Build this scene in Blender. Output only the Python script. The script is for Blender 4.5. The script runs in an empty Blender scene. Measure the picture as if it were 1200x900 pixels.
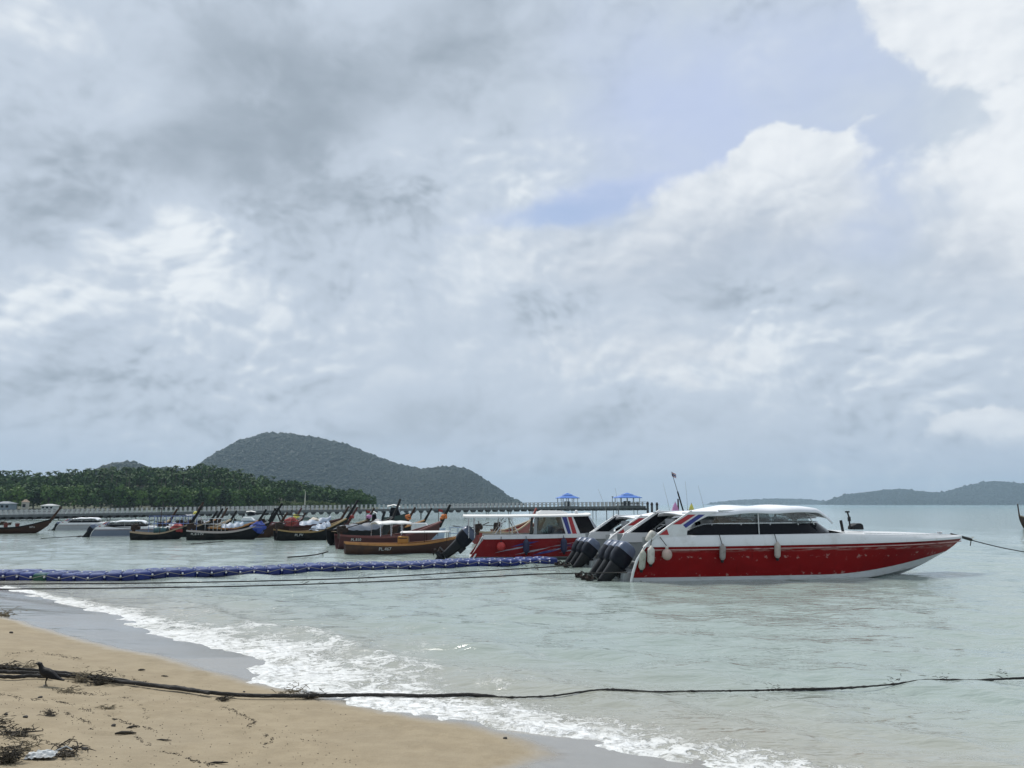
import bpy, bmesh, math, random
import numpy as np
from mathutils import Vector, Matrix, Euler, noise as mnoise
R = math.radians
rng = random.Random(7)
nr = np.random.RandomState(11)
scene = bpy.context.scene
col = scene.collection
pi = math.pi

# ------------------------------------------------------------------ camera
F = 930.0                       # focal length in pixels of the 1200 px wide photograph
H = 2.6                         # eye height above the water
TH = math.atan(141 / F)         # camera pitched up
cam = bpy.data.cameras.new('camera')
cam.sensor_width = 36
cam.lens = 36 * F / 1200
cam.clip_start = 0.1
cam.clip_end = 30000
cam_o = bpy.data.objects.new('camera', cam)
cam_o.location = (0, 0, H)
cam_o.rotation_euler = (pi / 2 + TH, 0, 0)
col.objects.link(cam_o)
scene.camera = cam_o
scene.render.resolution_x, scene.render.resolution_y = 1024, 768
scene.view_settings.view_transform = 'Standard'
scene.view_settings.look = 'None'
scene.view_settings.exposure = 0.30
scene.view_settings.gamma = 1.0

def ray(px, py):
    u = (px - 600) / F; v = (450 - py) / F
    return np.array([u, math.cos(TH) - v * math.sin(TH), math.sin(TH) + v * math.cos(TH)])
def gp(px, py, z=0.0):          # where the sight line of a pixel meets the level z
    d = ray(px, py); t = (z - H) / d[2]
    return np.array([0, 0, H]) + t * d
def at(px, py, Y):              # point on a pixel's sight line at ground distance Y
    d = ray(px, py); return np.array([0, 0, H]) + d * (Y / d[1])

# ------------------------------------------------------------------ node helper
class NT:
    def __init__(s, tree): s.t = tree; s.n = tree.nodes; s.l = tree.links
    def put(s, sock, v):
        if v is None: return
        if isinstance(v, bpy.types.NodeSocket): s.l.new(v, sock)
        elif isinstance(v, (tuple, list)) and len(v) == 3 and sock.type == 'RGBA': sock.default_value = (*v, 1)
        else: sock.default_value = v
    def math(s, op, a, b=None, c=None, clamp=False):
        n = s.n.new('ShaderNodeMath'); n.operation = op; n.use_clamp = clamp
        for i, v in enumerate((a, b, c)): s.put(n.inputs[i], v)
        return n.outputs[0]
    def add(s, a, b): return s.math('ADD', a, b)
    def sub(s, a, b): return s.math('SUBTRACT', a, b)
    def mul(s, a, b): return s.math('MULTIPLY', a, b)
    def mad(s, a, b, c): return s.math('MULTIPLY_ADD', a, b, c)
    def smooth(s, v, a, b, o0=0.0, o1=1.0):
        n = s.n.new('ShaderNodeMapRange'); n.interpolation_type = 'SMOOTHSTEP'
        for i, q in zip((0, 1, 2, 3, 4), (v, a, b, o0, o1)): s.put(n.inputs[i], q)
        return n.outputs[0]
    def mix(s, f, a, b):
        n = s.n.new('ShaderNodeMix'); n.data_type = 'RGBA'
        s.put(n.inputs[0], f); s.put(n.inputs[6], a); s.put(n.inputs[7], b)
        return n.outputs[2]
    def mixf(s, f, a, b):
        n = s.n.new('ShaderNodeMix'); s.put(n.inputs[0], f); s.put(n.inputs[2], a); s.put(n.inputs[3], b)
        return n.outputs[0]
    def noise(s, vec, scale, detail=4, rough=0.55, dist=0.0, lac=2.0, out=0):
        n = s.n.new('ShaderNodeTexNoise')
        s.put(n.inputs['Vector'], vec); n.inputs['Scale'].default_value = scale
        n.inputs['Detail'].default_value = detail; n.inputs['Roughness'].default_value = rough
        n.inputs['Distortion'].default_value = dist; n.inputs['Lacunarity'].default_value = lac
        return n.outputs[out]
    def voronoi(s, vec, scale, feature='F1', out='Distance', rnd=1.0):
        n = s.n.new('ShaderNodeTexVoronoi'); n.feature = feature
        s.put(n.inputs['Vector'], vec); n.inputs['Scale'].default_value = scale
        n.inputs['Randomness'].default_value = rnd
        return n.outputs[out]
    def map(s, vec, scale=(1, 1, 1), loc=(0, 0, 0), rot=(0, 0, 0)):
        n = s.n.new('ShaderNodeMapping'); s.put(n.inputs[0], vec)
        n.inputs[1].default_value = loc; n.inputs[2].default_value = rot; n.inputs[3].default_value = scale
        return n.outputs[0]
    def vadd(s, a, b):
        n = s.n.new('ShaderNodeVectorMath'); n.operation = 'ADD'; s.put(n.inputs[0], a); s.put(n.inputs[1], b); return n.outputs[0]
    def vscale(s, a, k):
        n = s.n.new('ShaderNodeVectorMath'); n.operation = 'SCALE'; s.put(n.inputs[0], a); s.put(n.inputs[3], k); return n.outputs[0]
    def xyz(s, v):
        n = s.n.new('ShaderNodeSeparateXYZ'); s.put(n.inputs[0], v); return n.outputs
    def comb(s, x, y, z):
        n = s.n.new('ShaderNodeCombineXYZ')
        for i, v in enumerate((x, y, z)): s.put(n.inputs[i], v)
        return n.outputs[0]
    def attr(s, name):
        n = s.n.new('ShaderNodeAttribute'); n.attribute_name = name; return n.outputs['Fac']
    def coord(s, k='Object'): return s.n.new('ShaderNodeTexCoord').outputs[k]
    def geo(s, k): return s.n.new('ShaderNodeNewGeometry').outputs[k]
    def bump(s, h, strength=0.3, dist=0.02, normal=None):
        n = s.n.new('ShaderNodeBump'); n.inputs['Strength'].default_value = strength
        n.inputs['Distance'].default_value = dist; s.put(n.inputs['Height'], h)
        if normal is not None: s.put(n.inputs['Normal'], normal)
        return n.outputs[0]

def px_azel(px, py):
    d = ray(px, py); d = d / np.linalg.norm(d)
    return math.atan2(d[0], d[1]), math.asin(d[2])

# ------------------------------------------------------------------ sky
SUN_EL, SUN_AZ = R(56), R(-38)       # azimuth from +Y towards +X: behind cloud, high on the left
world = bpy.data.worlds.new('World'); scene.world = world
world.use_nodes = True
w = NT(world.node_tree); w.n.clear()
sky = w.n.new('ShaderNodeTexSky'); sky.sky_type = 'NISHITA'; sky.sun_disc = False
sky.sun_elevation = SUN_EL; sky.sun_rotation = SUN_AZ
sky.air_density = 1.0; sky.dust_density = 1.5; sky.ozone_density = 2.0
# --- SKY BEGIN
D = w.coord('Generated')
dx, dy, dz = w.xyz(D)
az = w.math('ARCTAN2', dx, dy)
el = w.math('ARCSINE', w.math('MINIMUM', w.math('MAXIMUM', dz, -1.0), 1.0))
Dn = w.comb(dx, dy, w.mul(dz, 1.45))            # vertical stretched so that clouds lie flat
w1 = w.noise(Dn, 3.2, 3, 0.5, out=1)
warp = w.vadd(w1, (-0.5, -0.5, -0.5))
w2 = w.noise(Dn, 14.0, 4, 0.55, out=1)
warp2 = w.vadd(w2, (-0.5, -0.5, -0.5))
P = w.vadd(w.vadd(Dn, w.vscale(warp, 0.14)), w.vscale(warp2, 0.024))
wx, wy, wz_ = w.xyz(warp); vx, vy, vz = w.xyz(warp2)
azw = w.add(az, w.add(w.mul(wx, 0.05), w.mul(vx, 0.060)))
elw = w.add(el, w.add(w.mul(wy, 0.04), w.mul(vy, 0.05)))
AE = w.comb(azw, elw, 0.0)
EINV = math.exp(-1.0)
def total(items):
    """sum of soft cloud masses (px, py, rx, ry, rot) placed by direction; radii in photo pixels"""
    o = 0.0
    for (px, py, rx, ry, rot), k in items:
        a0, e0 = px_azel(px, py)
        m = w.n.new('ShaderNodeMapping'); m.vector_type = 'TEXTURE'; w.put(m.inputs[0], AE)
        m.inputs[1].default_value = (a0, e0, 0); m.inputs[2].default_value = (0, 0, R(rot)); m.inputs[3].default_value = (rx / F, ry / F, 1)
        d = w.n.new('ShaderNodeVectorMath'); d.operation = 'DOT_PRODUCT'; w.l.new(m.outputs[0], d.inputs[0]); w.l.new(m.outputs[0], d.inputs[1])
        o = w.mad(w.math('POWER', EINV, d.outputs['Value']), k, o)
    return o
def puffs(vec, scale, det, rough):
    n = w.n.new('ShaderNodeTexVoronoi'); n.feature = 'F1'; n.normalize = True
    w.put(n.inputs['Vector'], vec); n.inputs['Scale'].default_value = scale
    n.inputs['Detail'].default_value = det; n.inputs['Roughness'].default_value = rough; n.inputs['Lacunarity'].default_value = 2.1
    return w.sub(1.0, n.outputs['Distance'])
LIT = Vector((-0.55, 0.0, 0.84))
def off(k): return tuple(LIT * k)
n1 = w.noise(P, 3.4, 6, 0.52)
n1b = w.noise(w.vadd(P, off(.06)), 3.4, 4, 0.52)
pA = puffs(P, 8.0, 3.0, 0.6); pAb = puffs(w.vadd(P, off(.0155)), 8.0, 3.0, 0.6)
n4 = w.noise(P, 9.0, 6, 0.55)
pz = w.noise(Dn, 2.9, 3, 0.5)
where = w.math('MINIMUM', w.add(w.smooth(pz, 0.40, 0.62, 0.10, 0.75), total([((190, 280, 130, 60, -25), .8), ((60, 360, 150, 60, 15), .7), ((270, 420, 110, 50, 0), .5), ((700, 400, 260, 90, 0), .5), ((1100, 420, 160, 100, 0), .4), ((560, 190, 100, 50, 0), .4), ((330, 120, 180, 100, 0), -.5)])), 1.0)
relief = w.add(w.mul(w.sub(n1, n1b), 0.95), w.mul(w.mul(w.sub(pA, pAb), where), 2.0))
# --- stratocumulus deck: where it opens, and how bright each mass is
cover = total([((900, 110, 310, 120, 12), -0.46), ((660, 246, 150, 20, 8), -0.55), ((1030, 250, 110, 70, 0), -0.34)])
cover = w.add(w.add(0.88, cover), w.add(w.mul(w.sub(n1, 0.5), 0.9), w.mul(w.sub(pA, .5), .22)))
deck = w.smooth(cover, 0.28, 0.80)
tone = total([((320, 90, 150, 105, -8), -0.32), ((190, 190, 190, 46, 0), -0.16), ((450, 220, 110, 36, 0), -0.13),
              ((560, 70, 120, 90, 0), -0.10), ((10, 250, 90, 36, 0), -0.14), ((60, 440, 190, 52, 0), -0.17),
              ((330, 490, 260, 40, 0), -0.08), ((780, 500, 420, 42, 0), -0.10), ((800, 345, 130, 30, 0), -.07),
              ((70, 60, 130, 60, 0), 0.12), ((215, 275, 90, 42, -30), 0.24), ((60, 350, 130, 46, 20), 0.22), ((490, 190, 130, 40, 0), 0.10),
              ((640, 180, 80, 70, 0), 0.08), ((520, 330, 200, 60, 0), 0.07), ((270, 415, 110, 36, 0), 0.10), ((760, 425, 150, 36, 0), 0.16), ((560, 440, 120, 40, 0), 0.05)])
tone = w.add(w.add(0.585, tone), w.add(w.mul(w.sub(n1, 0.5), 0.26), w.add(relief, w.mul(w.sub(n4, 0.5), w.mad(where, 0.22, 0.06)))))
deck_col = w.mix(w.smooth(tone, 0.56, 0.98), w.mix(w.smooth(tone, 0.18, 0.60), (0.280, 0.330, 0.390), (0.460, 0.522, 0.605)), (0.690, 0.730, 0.765))
# --- clear sky and the thin lavender veil over it
n3 = w.noise(w.comb(w.add(dx, dz), dy, w.mul(dz, 4.0)), 3.0, 5, 0.6)
clear = w.vscale(sky.outputs[0], 0.10)
veil_f = w.smooth(w.add(n3, total([((670, 246, 120, 22, 8), -0.34), ((900, 80, 220, 80, 15), 0.14)])), 0.10, 0.60, 0.35, 0.97)
clear = w.mix(veil_f, clear, (0.445, 0.515, 0.69))
c1 = w.mix(deck, clear, deck_col)
# --- cumulus towers: crisp on the sun side, soft grey feet
cum = total([((925, 198, 60, 50, 0), 1.0), ((880, 262, 120, 60, 0), 0.75), ((740, 310, 190, 58, 0), 0.70), ((770, 415, 140, 42, 0), 0.60),
             ((1195, 225, 85, 72, 0), 1.0), ((1130, 300, 95, 60, 0), 0.70), ((1140, 8, 100, 55, -20), 1.0), ((1012, 150, 46, 12, 10), 0.22),
             ((1150, 506, 56, 22, 0), 0.62), ((985, 345, 24, 12, 0), 0.5), ((880, 110, 26, 14, 0), .25)])
pC, pCb = pA, pAb
cf = w.add(cum, w.add(w.mul(w.sub(pC, 0.66), 1.0), w.mul(w.sub(n4, 0.5), 0.85)))
foot = total([((740, 340, 230, 80, 0), 1.2), ((940, 290, 140, 60, 0), 1.0), ((1120, 320, 150, 70, 0), 1.2), ((1160, 528, 80, 16, 0), 0.8)])
cm = w.mul(w.smooth(cf, 0.30, w.add(0.46, w.mul(foot, 0.55))), w.smooth(cum, 0.08, 0.28))
ctone = w.add(w.add(0.66, w.mul(w.sub(pC, pCb), 1.05)), w.add(w.mul(w.sub(n4, 0.5), 0.38),
              total([((915, 178, 90, 50, 0), 0.24), ((1175, 210, 110, 90, 0), 0.24), ((1130, 20, 130, 60, 0), 0.16), ((1150, 500, 50, 18, 0), 0.2),
                     ((940, 275, 120, 50, 0), -0.16), ((780, 330, 190, 50, 0), -0.20), ((1130, 310, 110, 50, 0), -0.16)])))
ccol = w.mix(w.smooth(ctone, 0.30, 0.98), (0.40, 0.455, 0.535), (0.715, 0.745, 0.775))
c2 = w.mix(cm, c1, ccol)
# --- air near the horizon
lay_n = w.noise(w.comb(dx, dy, w.mul(dz, 7.0)), 4.0, 5, 0.55)
hz = w.mul(w.smooth(el, 0.0, 0.125, 0.80, 0.0), w.smooth(lay_n, 0.30, 0.62, 1.1, 0.55))
c3 = w.mix(hz, c2, (0.385, 0.465, 0.585))
# --- SKY END
low = w.smooth(el, -0.25, -0.02)
c4 = w.mix(low, (0.25, 0.30, 0.30), c3)
bg = w.n.new('ShaderNodeBackground'); w.put(bg.inputs[0], c4); bg.inputs[1].default_value = 1.0
wo = w.n.new('ShaderNodeOutputWorld'); w.l.new(bg.outputs[0], wo.inputs[0])

sun = bpy.data.lights.new('sun', 'SUN'); sun.energy = 2.7; sun.angle = R(14); sun.color = (1.0, 0.965, 0.91)
sun_o = bpy.data.objects.new('sun', sun); col.objects.link(sun_o)
sd = Vector((math.sin(SUN_AZ) * math.cos(SUN_EL), math.cos(SUN_AZ) * math.cos(SUN_EL), math.sin(SUN_EL)))
sun_o.rotation_euler = (-sd).to_track_quat('-Z', 'Y').to_euler()

# ------------------------------------------------------------------ object helpers
def tag(o, label=None, cat=None, group=None, kind=None):
    if label: o['label'] = label
    if cat: o['category'] = cat
    if group: o['group'] = group
    if kind: o['kind'] = kind
    return o
def empty(name, loc=(0, 0, 0), rz=0.0, scale=1.0):
    o = bpy.data.objects.new(name, None); o.empty_display_size = 0.3
    o.location = loc; o.rotation_euler = (0, 0, rz); o.scale = (scale,) * 3
    col.objects.link(o); return o
def link(name, me, mat=None, parent=None):
    o = bpy.data.objects.new(name, me); col.objects.link(o)
    if mat is not None and not me.materials: me.materials.append(mat)
    o.parent = parent
    return o
def copy_tree(o, parent=None):
    c = o.copy(); col.objects.link(c); c.parent = parent
    for ch in list(o.children): copy_tree(ch, c)
    return c
class MB:
    def __init__(s): s.v = []; s.f = []
    def add(s, v, f):
        o = len(s.v); s.v += [tuple(p) for p in v]; s.f += [tuple(i + o for i in q) for q in f]; return s
    def box(s, c, d, rot=None):
        x, y, z = d[0] / 2, d[1] / 2, d[2] / 2
        P = [Vector(p) for p in ((-x, -y, -z), (x, -y, -z), (x, y, -z), (-x, y, -z), (-x, -y, z), (x, -y, z), (x, y, z), (-x, y, z))]
        if rot is not None:
            m = Euler(rot).to_matrix(); P = [m @ p for p in P]
        P = [p + Vector(c) for p in P]
        return s.add(P, [(3, 2, 1, 0), (4, 5, 6, 7), (0, 1, 5, 4), (1, 2, 6, 5), (2, 3, 7, 6), (3, 0, 4, 7)])
    def prism(s, poly, y0, y1):      # polygon in x,z extruded along y
        n = len(poly)
        P = [(x, y0, z) for x, z in poly] + [(x, y1, z) for x, z in poly]
        return s.add(P, [tuple(range(n)), tuple(range(2 * n - 1, n - 1, -1))] + [(i, (i + 1) % n, n + (i + 1) % n, n + i) for i in range(n)])
    def loft(s, secs, closed=False, caps=False):
        n = len(secs[0]); P = [p for q in secs for p in q]; fs = []
        for i in range(len(secs) - 1):
            for j in range(n if closed else n - 1):
                k = (j + 1) % n
                fs.append((i * n + j, i * n + k, (i + 1) * n + k, (i + 1) * n + j))
        if caps: fs += [tuple(range(n)), tuple(range((len(secs) - 1) * n, len(secs) * n))]
        return s.add(P, fs)
    def tube(s, path, r, n=8):
        path = [Vector(p) for p in path]; secs = []; up = None
        for i, p in enumerate(path):
            t = (path[min(i + 1, len(path) - 1)] - path[max(i - 1, 0)])
            if t.length < 1e-9: t = Vector((0, 0, 1))
            t.normalize()
            if up is None or abs(up.dot(t)) > 0.98: up = Vector((0, 0, 1)) if abs(t.z) < 0.9 else Vector((1, 0, 0))
            a = t.cross(up).normalized(); b = a.cross(t).normalized(); up = b
            rr = r[i] if isinstance(r, (list, tuple)) else r
            secs.append([p + (a * math.cos(2 * pi * k / n) + b * math.sin(2 * pi * k / n)) * rr for k in range(n)])
        return s.loft(secs, True, True)
    def lathe(s, prof, n=14, origin=(0, 0, 0), axis='z', rot=None):
        secs = []
        for r, z in prof:
            q = []
            for k in range(n):
                a = 2 * pi * k / n; v = (r * math.cos(a), r * math.sin(a), z)
                if axis == 'x': v = (v[2], v[0], v[1])
                v = Vector(v)
                if rot is not None: v = Euler(rot).to_matrix() @ v
                q.append(v + Vector(origin))
            secs.append(q)
        return s.loft(secs, True, True)
    def ball(s, c, r, n=12, sc=(1, 1, 1), jit=0.0, seed=0):
        m = max(4, n // 2); secs = []
        for i in range(m + 1):
            a = pi * i / m; q = []
            for k in range(n):
                b = 2 * pi * k / n
                v = Vector((math.sin(a) * math.cos(b), math.sin(a) * math.sin(b), -math.cos(a)))
                rr = r * (1 + jit * mnoise.noise(v * 2.1 + Vector((seed * 3.7, seed, 0)))) if jit else r
                v = Vector((v.x * sc[0], v.y * sc[1], v.z * sc[2])) * rr
                q.append(v + Vector(c))
            secs.append(q)
        return s.loft(secs, True, False)
    def mesh(s, name, smooth=None, recalc=True):
        me = bpy.data.meshes.new(name); me.from_pydata(s.v, [], s.f); me.validate()
        if recalc:
            bm = bmesh.new(); bm.from_mesh(me)
            bmesh.ops.remove_doubles(bm, verts=bm.verts, dist=1e-5)
            bmesh.ops.recalc_face_normals(bm, faces=bm.faces); bm.to_mesh(me); bm.free()
        if smooth is not None:
            for p in me.polygons: p.use_smooth = True
            me.set_sharp_from_angle(angle=R(smooth))
        return me
    def build(s, name, mat, parent=None, smooth=None, bevel=0.0, seg=2):
        o = link(name, s.mesh(name, smooth), mat, parent)
        if bevel:
            b = o.modifiers.new('bevel', 'BEVEL'); b.width = bevel; b.segments = seg; b.limit_method = 'ANGLE'; b.angle_limit = R(35)
        return o
def fast_mesh(name, verts, tris, smooth=False):
    verts = np.asarray(verts, np.float32); tris = np.asarray(tris, np.int32); k = tris.shape[1]
    me = bpy.data.meshes.new(name)
    me.vertices.add(len(verts)); me.vertices.foreach_set('co', verts.ravel())
    me.loops.add(tris.size); me.loops.foreach_set('vertex_index', tris.ravel())
    me.polygons.add(len(tris)); me.polygons.foreach_set('loop_start', np.arange(0, tris.size, k, dtype=np.int32))
    me.polygons.foreach_set('use_smooth', np.full(len(tris), smooth))
    me.update(calc_edges=True); return me
def set_attr(me, name, vals):
    a = me.attributes.new(name, 'FLOAT', 'POINT'); a.data.foreach_set('value', np.asarray(vals, np.float32))
def grid_faces(nx, ny):
    i, j = np.meshgrid(np.arange(nx - 1), np.arange(ny - 1), indexing='ij'); a = (i * ny + j).ravel()
    return np.stack([a, a + ny, a + ny + 1, a + 1], 1)
def sst(x, a, b):
    t = np.clip((x - a) / (b - a), 0, 1); return t * t * (3 - 2 * t)
def vnoise(x, y, seed=0):            # cheap value noise on arrays
    x = np.asarray(x, float); y = np.asarray(y, float)
    xi = np.floor(x).astype(np.int64); yi = np.floor(y).astype(np.int64); fx = x - xi; fy = y - yi
    def h(a, b):
        n = (a * 374761393 + b * 668265263 + seed * 974634777) & 0x7fffffff
        n = ((n ^ (n >> 13)) * 1274126177) & 0x7fffffff
        return ((n ^ (n >> 16)) & 0xffff) / 65535.0
    u = fx * fx * (3 - 2 * fx); v = fy * fy * (3 - 2 * fy)
    return (h(xi, yi) * (1 - u) + h(xi + 1, yi) * u) * (1 - v) + (h(xi, yi + 1) * (1 - u) + h(xi + 1, yi + 1) * u) * v
def fbm(x, y, o=4, seed=0):
    s = 0; a = 0.5
    for k in range(o): s = s + a * vnoise(x * 2 ** k, y * 2 ** k, seed + k); a *= 0.5
    return s

# ------------------------------------------------------------------ materials
MATS = {}
def pmat(name, c, rough=0.5, var=0.15, scale=3.0, bump=0.0, bscale=20.0, metal=0.0, c2=None, stain=0.0, sscale=1.2, coat=0.0, spec=0.5, alpha=1.0):
    if name in MATS: return MATS[name]
    m = bpy.data.materials.new(name); m.use_nodes = True; t = NT(m.node_tree); t.n.clear()
    b = t.n.new('ShaderNodeBsdfPrincipled'); o = t.n.new('ShaderNodeOutputMaterial'); t.l.new(b.outputs[0], o.inputs[0])
    co = t.coord('Object')
    n = t.noise(co, scale, 6, 0.6)
    f = t.mad(t.sub(n, 0.5), 2 * var, 1.0)
    base = t.vscale(c, f)
    if stain:
        n2 = t.noise(co, sscale, 8, 0.65)
        base = t.mix(t.mul(t.smooth(n2, 0.52, 0.68), stain), base, c2 or tuple(q * 0.4 for q in c))
    t.put(b.inputs['Base Color'], base)
    t.put(b.inputs['Roughness'], t.mad(t.sub(n, 0.5), 0.35, rough))
    b.inputs['Metallic'].default_value = metal; b.inputs['Specular IOR Level'].default_value = spec
    b.inputs['Coat Weight'].default_value = coat; b.inputs['Alpha'].default_value = alpha
    if bump: t.put(b.inputs['Normal'], t.bump(t.noise(co, bscale, 5, 0.6), bump, 0.02))
    MATS[name] = m; return m
white = pmat('white_gelcoat', (0.66, 0.67, 0.67), 0.32, 0.06, 2, c2=(0.42, 0.41, 0.37), stain=0.35, sscale=1.6)
wroof = pmat('white_roof_paint', (0.74, 0.73, 0.70), 0.45, 0.06, 2, c2=(0.5, 0.48, 0.43), stain=0.3)
grey = pmat('grey_gelcoat', (0.27, 0.29, 0.29), 0.5, 0.1, 3)
fabric = pmat('white_canvas', (0.74, 0.76, 0.79), 0.75, 0.07, 1.5, bump=0.25, bscale=5)
steel = pmat('stainless_tube', (0.55, 0.56, 0.57), 0.28, 0.1, 5, metal=0.85)
black = pmat('black_paint', (0.010, 0.011, 0.013), 0.42, 0.3, 4, spec=0.25)
rubber = pmat('black_rubber', (0.022, 0.022, 0.024), 0.7, 0.3, 6)
cowl_m = pmat('outboard_cowl', (0.007, 0.009, 0.015), 0.35, 0.25, 4, c2=(0.05, 0.05, 0.05), stain=0.25, sscale=5, spec=0.15)
cowl_s = pmat('silver_cowl_panel', (0.09, 0.115, 0.17), 0.35, 0.2, 4, metal=0.1)
glass = pmat('dark_tinted_glass', (0.006, 0.007, 0.010), 0.12, 0.1, 2, spec=0.12)
def clear_glass():
    m = bpy.data.materials.new('clear_glass'); m.use_nodes = True; t = NT(m.node_tree); t.n.clear()
    g = t.n.new('ShaderNodeBsdfGlossy'); g.inputs[1].default_value = 0.05
    tr = t.n.new('ShaderNodeBsdfTransparent'); tr.inputs[0].default_value = (0.55, 0.6, 0.6, 1)
    fr = t.n.new('ShaderNodeFresnel'); fr.inputs[0].default_value = 1.5
    mx = t.n.new('ShaderNodeMixShader'); t.put(mx.inputs[0], t.mad(t.noise(t.coord(), 2, 3), 0.1, fr.outputs[0])); t.l.new(tr.outputs[0], mx.inputs[1]); t.l.new(g.outputs[0], mx.inputs[2])
    o = t.n.new('ShaderNodeOutputMaterial'); t.l.new(mx.outputs[0], o.inputs[0]); return m
cglass = clear_glass()
red_dec = pmat('red_stripe_vinyl', (0.36, 0.022, 0.028), 0.4, 0.12, 3)
blue_dec = pmat('blue_stripe_vinyl', (0.025, 0.035, 0.20), 0.4, 0.12, 3)
silver_dec = pmat('silver_streak_vinyl', (0.36, 0.36, 0.40), 0.4, 0.2, 3)
fend_m = pmat('worn_white_fender', (0.52, 0.50, 0.45), 0.6, 0.12, 6, c2=(0.22, 0.20, 0.16), stain=0.7, sscale=5, bump=0.2)
rope_m = pmat('dark_wet_rope', (0.022, 0.020, 0.018), 0.75, 0.4, 12, bump=0.8, bscale=60)
rope_p = pmat('pale_rope', (0.26, 0.25, 0.22), 0.8, 0.3, 12, bump=0.8, bscale=60)
weed_m = pmat('rotting_weed', (0.030, 0.024, 0.016), 0.85, 0.5, 14, bump=0.8, bscale=40, c2=(0.11, 0.09, 0.05), stain=0.6, sscale=9)
wood_dk = pmat('dark_boat_wood', (0.045, 0.024, 0.016), 0.65, 0.4, 3, c2=(0.12, 0.06, 0.035), stain=0.4, bump=0.3, spec=0.2)
wood_blk = pmat('black_boat_wood', (0.010, 0.011, 0.012), 0.65, 0.4, 3, c2=(0.05, 0.045, 0.04), stain=0.35, bump=0.3, spec=0.2)
wood_red = pmat('maroon_boat_paint', (0.065, 0.014, 0.013), 0.55, 0.3, 3, c2=(0.03, 0.012, 0.012), stain=0.5, bump=0.3)
wood_or = pmat('orange_varnished_wood', (0.44, 0.20, 0.055), 0.45, 0.25, 3, c2=(0.20, 0.08, 0.03), stain=0.6, bump=0.3)
wood_pale = pmat('bleached_wood', (0.34, 0.26, 0.17), 0.7, 0.3, 4, bump=0.4)
rust = pmat('greasy_engine_iron', (0.035, 0.026, 0.022), 0.7, 0.4, 6, bump=0.5, c2=(0.10, 0.045, 0.025), stain=0.6, sscale=6, spec=0.2)
blue_tarp = pmat('blue_tarpaulin', (0.025, 0.055, 0.30), 0.45, 0.2, 4, bump=0.5, bscale=9)
slate_tarp = pmat('slate_blue_tarpaulin', (0.065, 0.085, 0.115), 0.55, 0.25, 3, bump=0.5, bscale=8)
pale_tarp = pmat('pale_blue_tarpaulin', (0.26, 0.32, 0.40), 0.55, 0.2, 3, bump=0.4, bscale=8)
red_tarp = pmat('red_tarpaulin', (0.28, 0.028, 0.025), 0.55, 0.25, 4, bump=0.5, bscale=9)
teal_p = pmat('teal_plastic', (0.02, 0.075, 0.085), 0.45, 0.2, 4)
pink_c = pmat('pink_cloth', (0.60, 0.28, 0.50), 0.8, 0.15, 5)
yellow_c = pmat('yellow_cloth', (0.66, 0.60, 0.13), 0.8, 0.15, 5)
orange_c = pmat('orange_garland', (0.55, 0.17, 0.05), 0.8, 0.35, 12, bump=0.6)
letter = pmat('white_lettering', (0.62, 0.62, 0.60), 0.6, 0.15, 6)
conc = pmat('weathered_concrete', (0.13, 0.14, 0.145), 0.8, 0.2, 0.8, c2=(0.09, 0.09, 0.09), stain=0.7, bump=0.3)
conc_w = pmat('whitewashed_concrete', (0.46, 0.46, 0.45), 0.75, 0.12, 1.0, c2=(0.34, 0.33, 0.30), stain=0.5)
conc_d = pmat('dark_concrete', (0.055, 0.058, 0.062), 0.8, 0.25, 1.0)  # darker grey concrete for crossbeams, mooring piles and low rails
roof_b = pmat('blue_roof_sheet', (0.060, 0.17, 0.52), 0.5, 0.12, 1.0)
red_ball = pmat('red_buoy_plastic', (0.42, 0.03, 0.025), 0.4, 0.15, 4)
navy_f = pmat('navy_fender', (0.016, 0.020, 0.060), 0.55, 0.2, 5)

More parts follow.
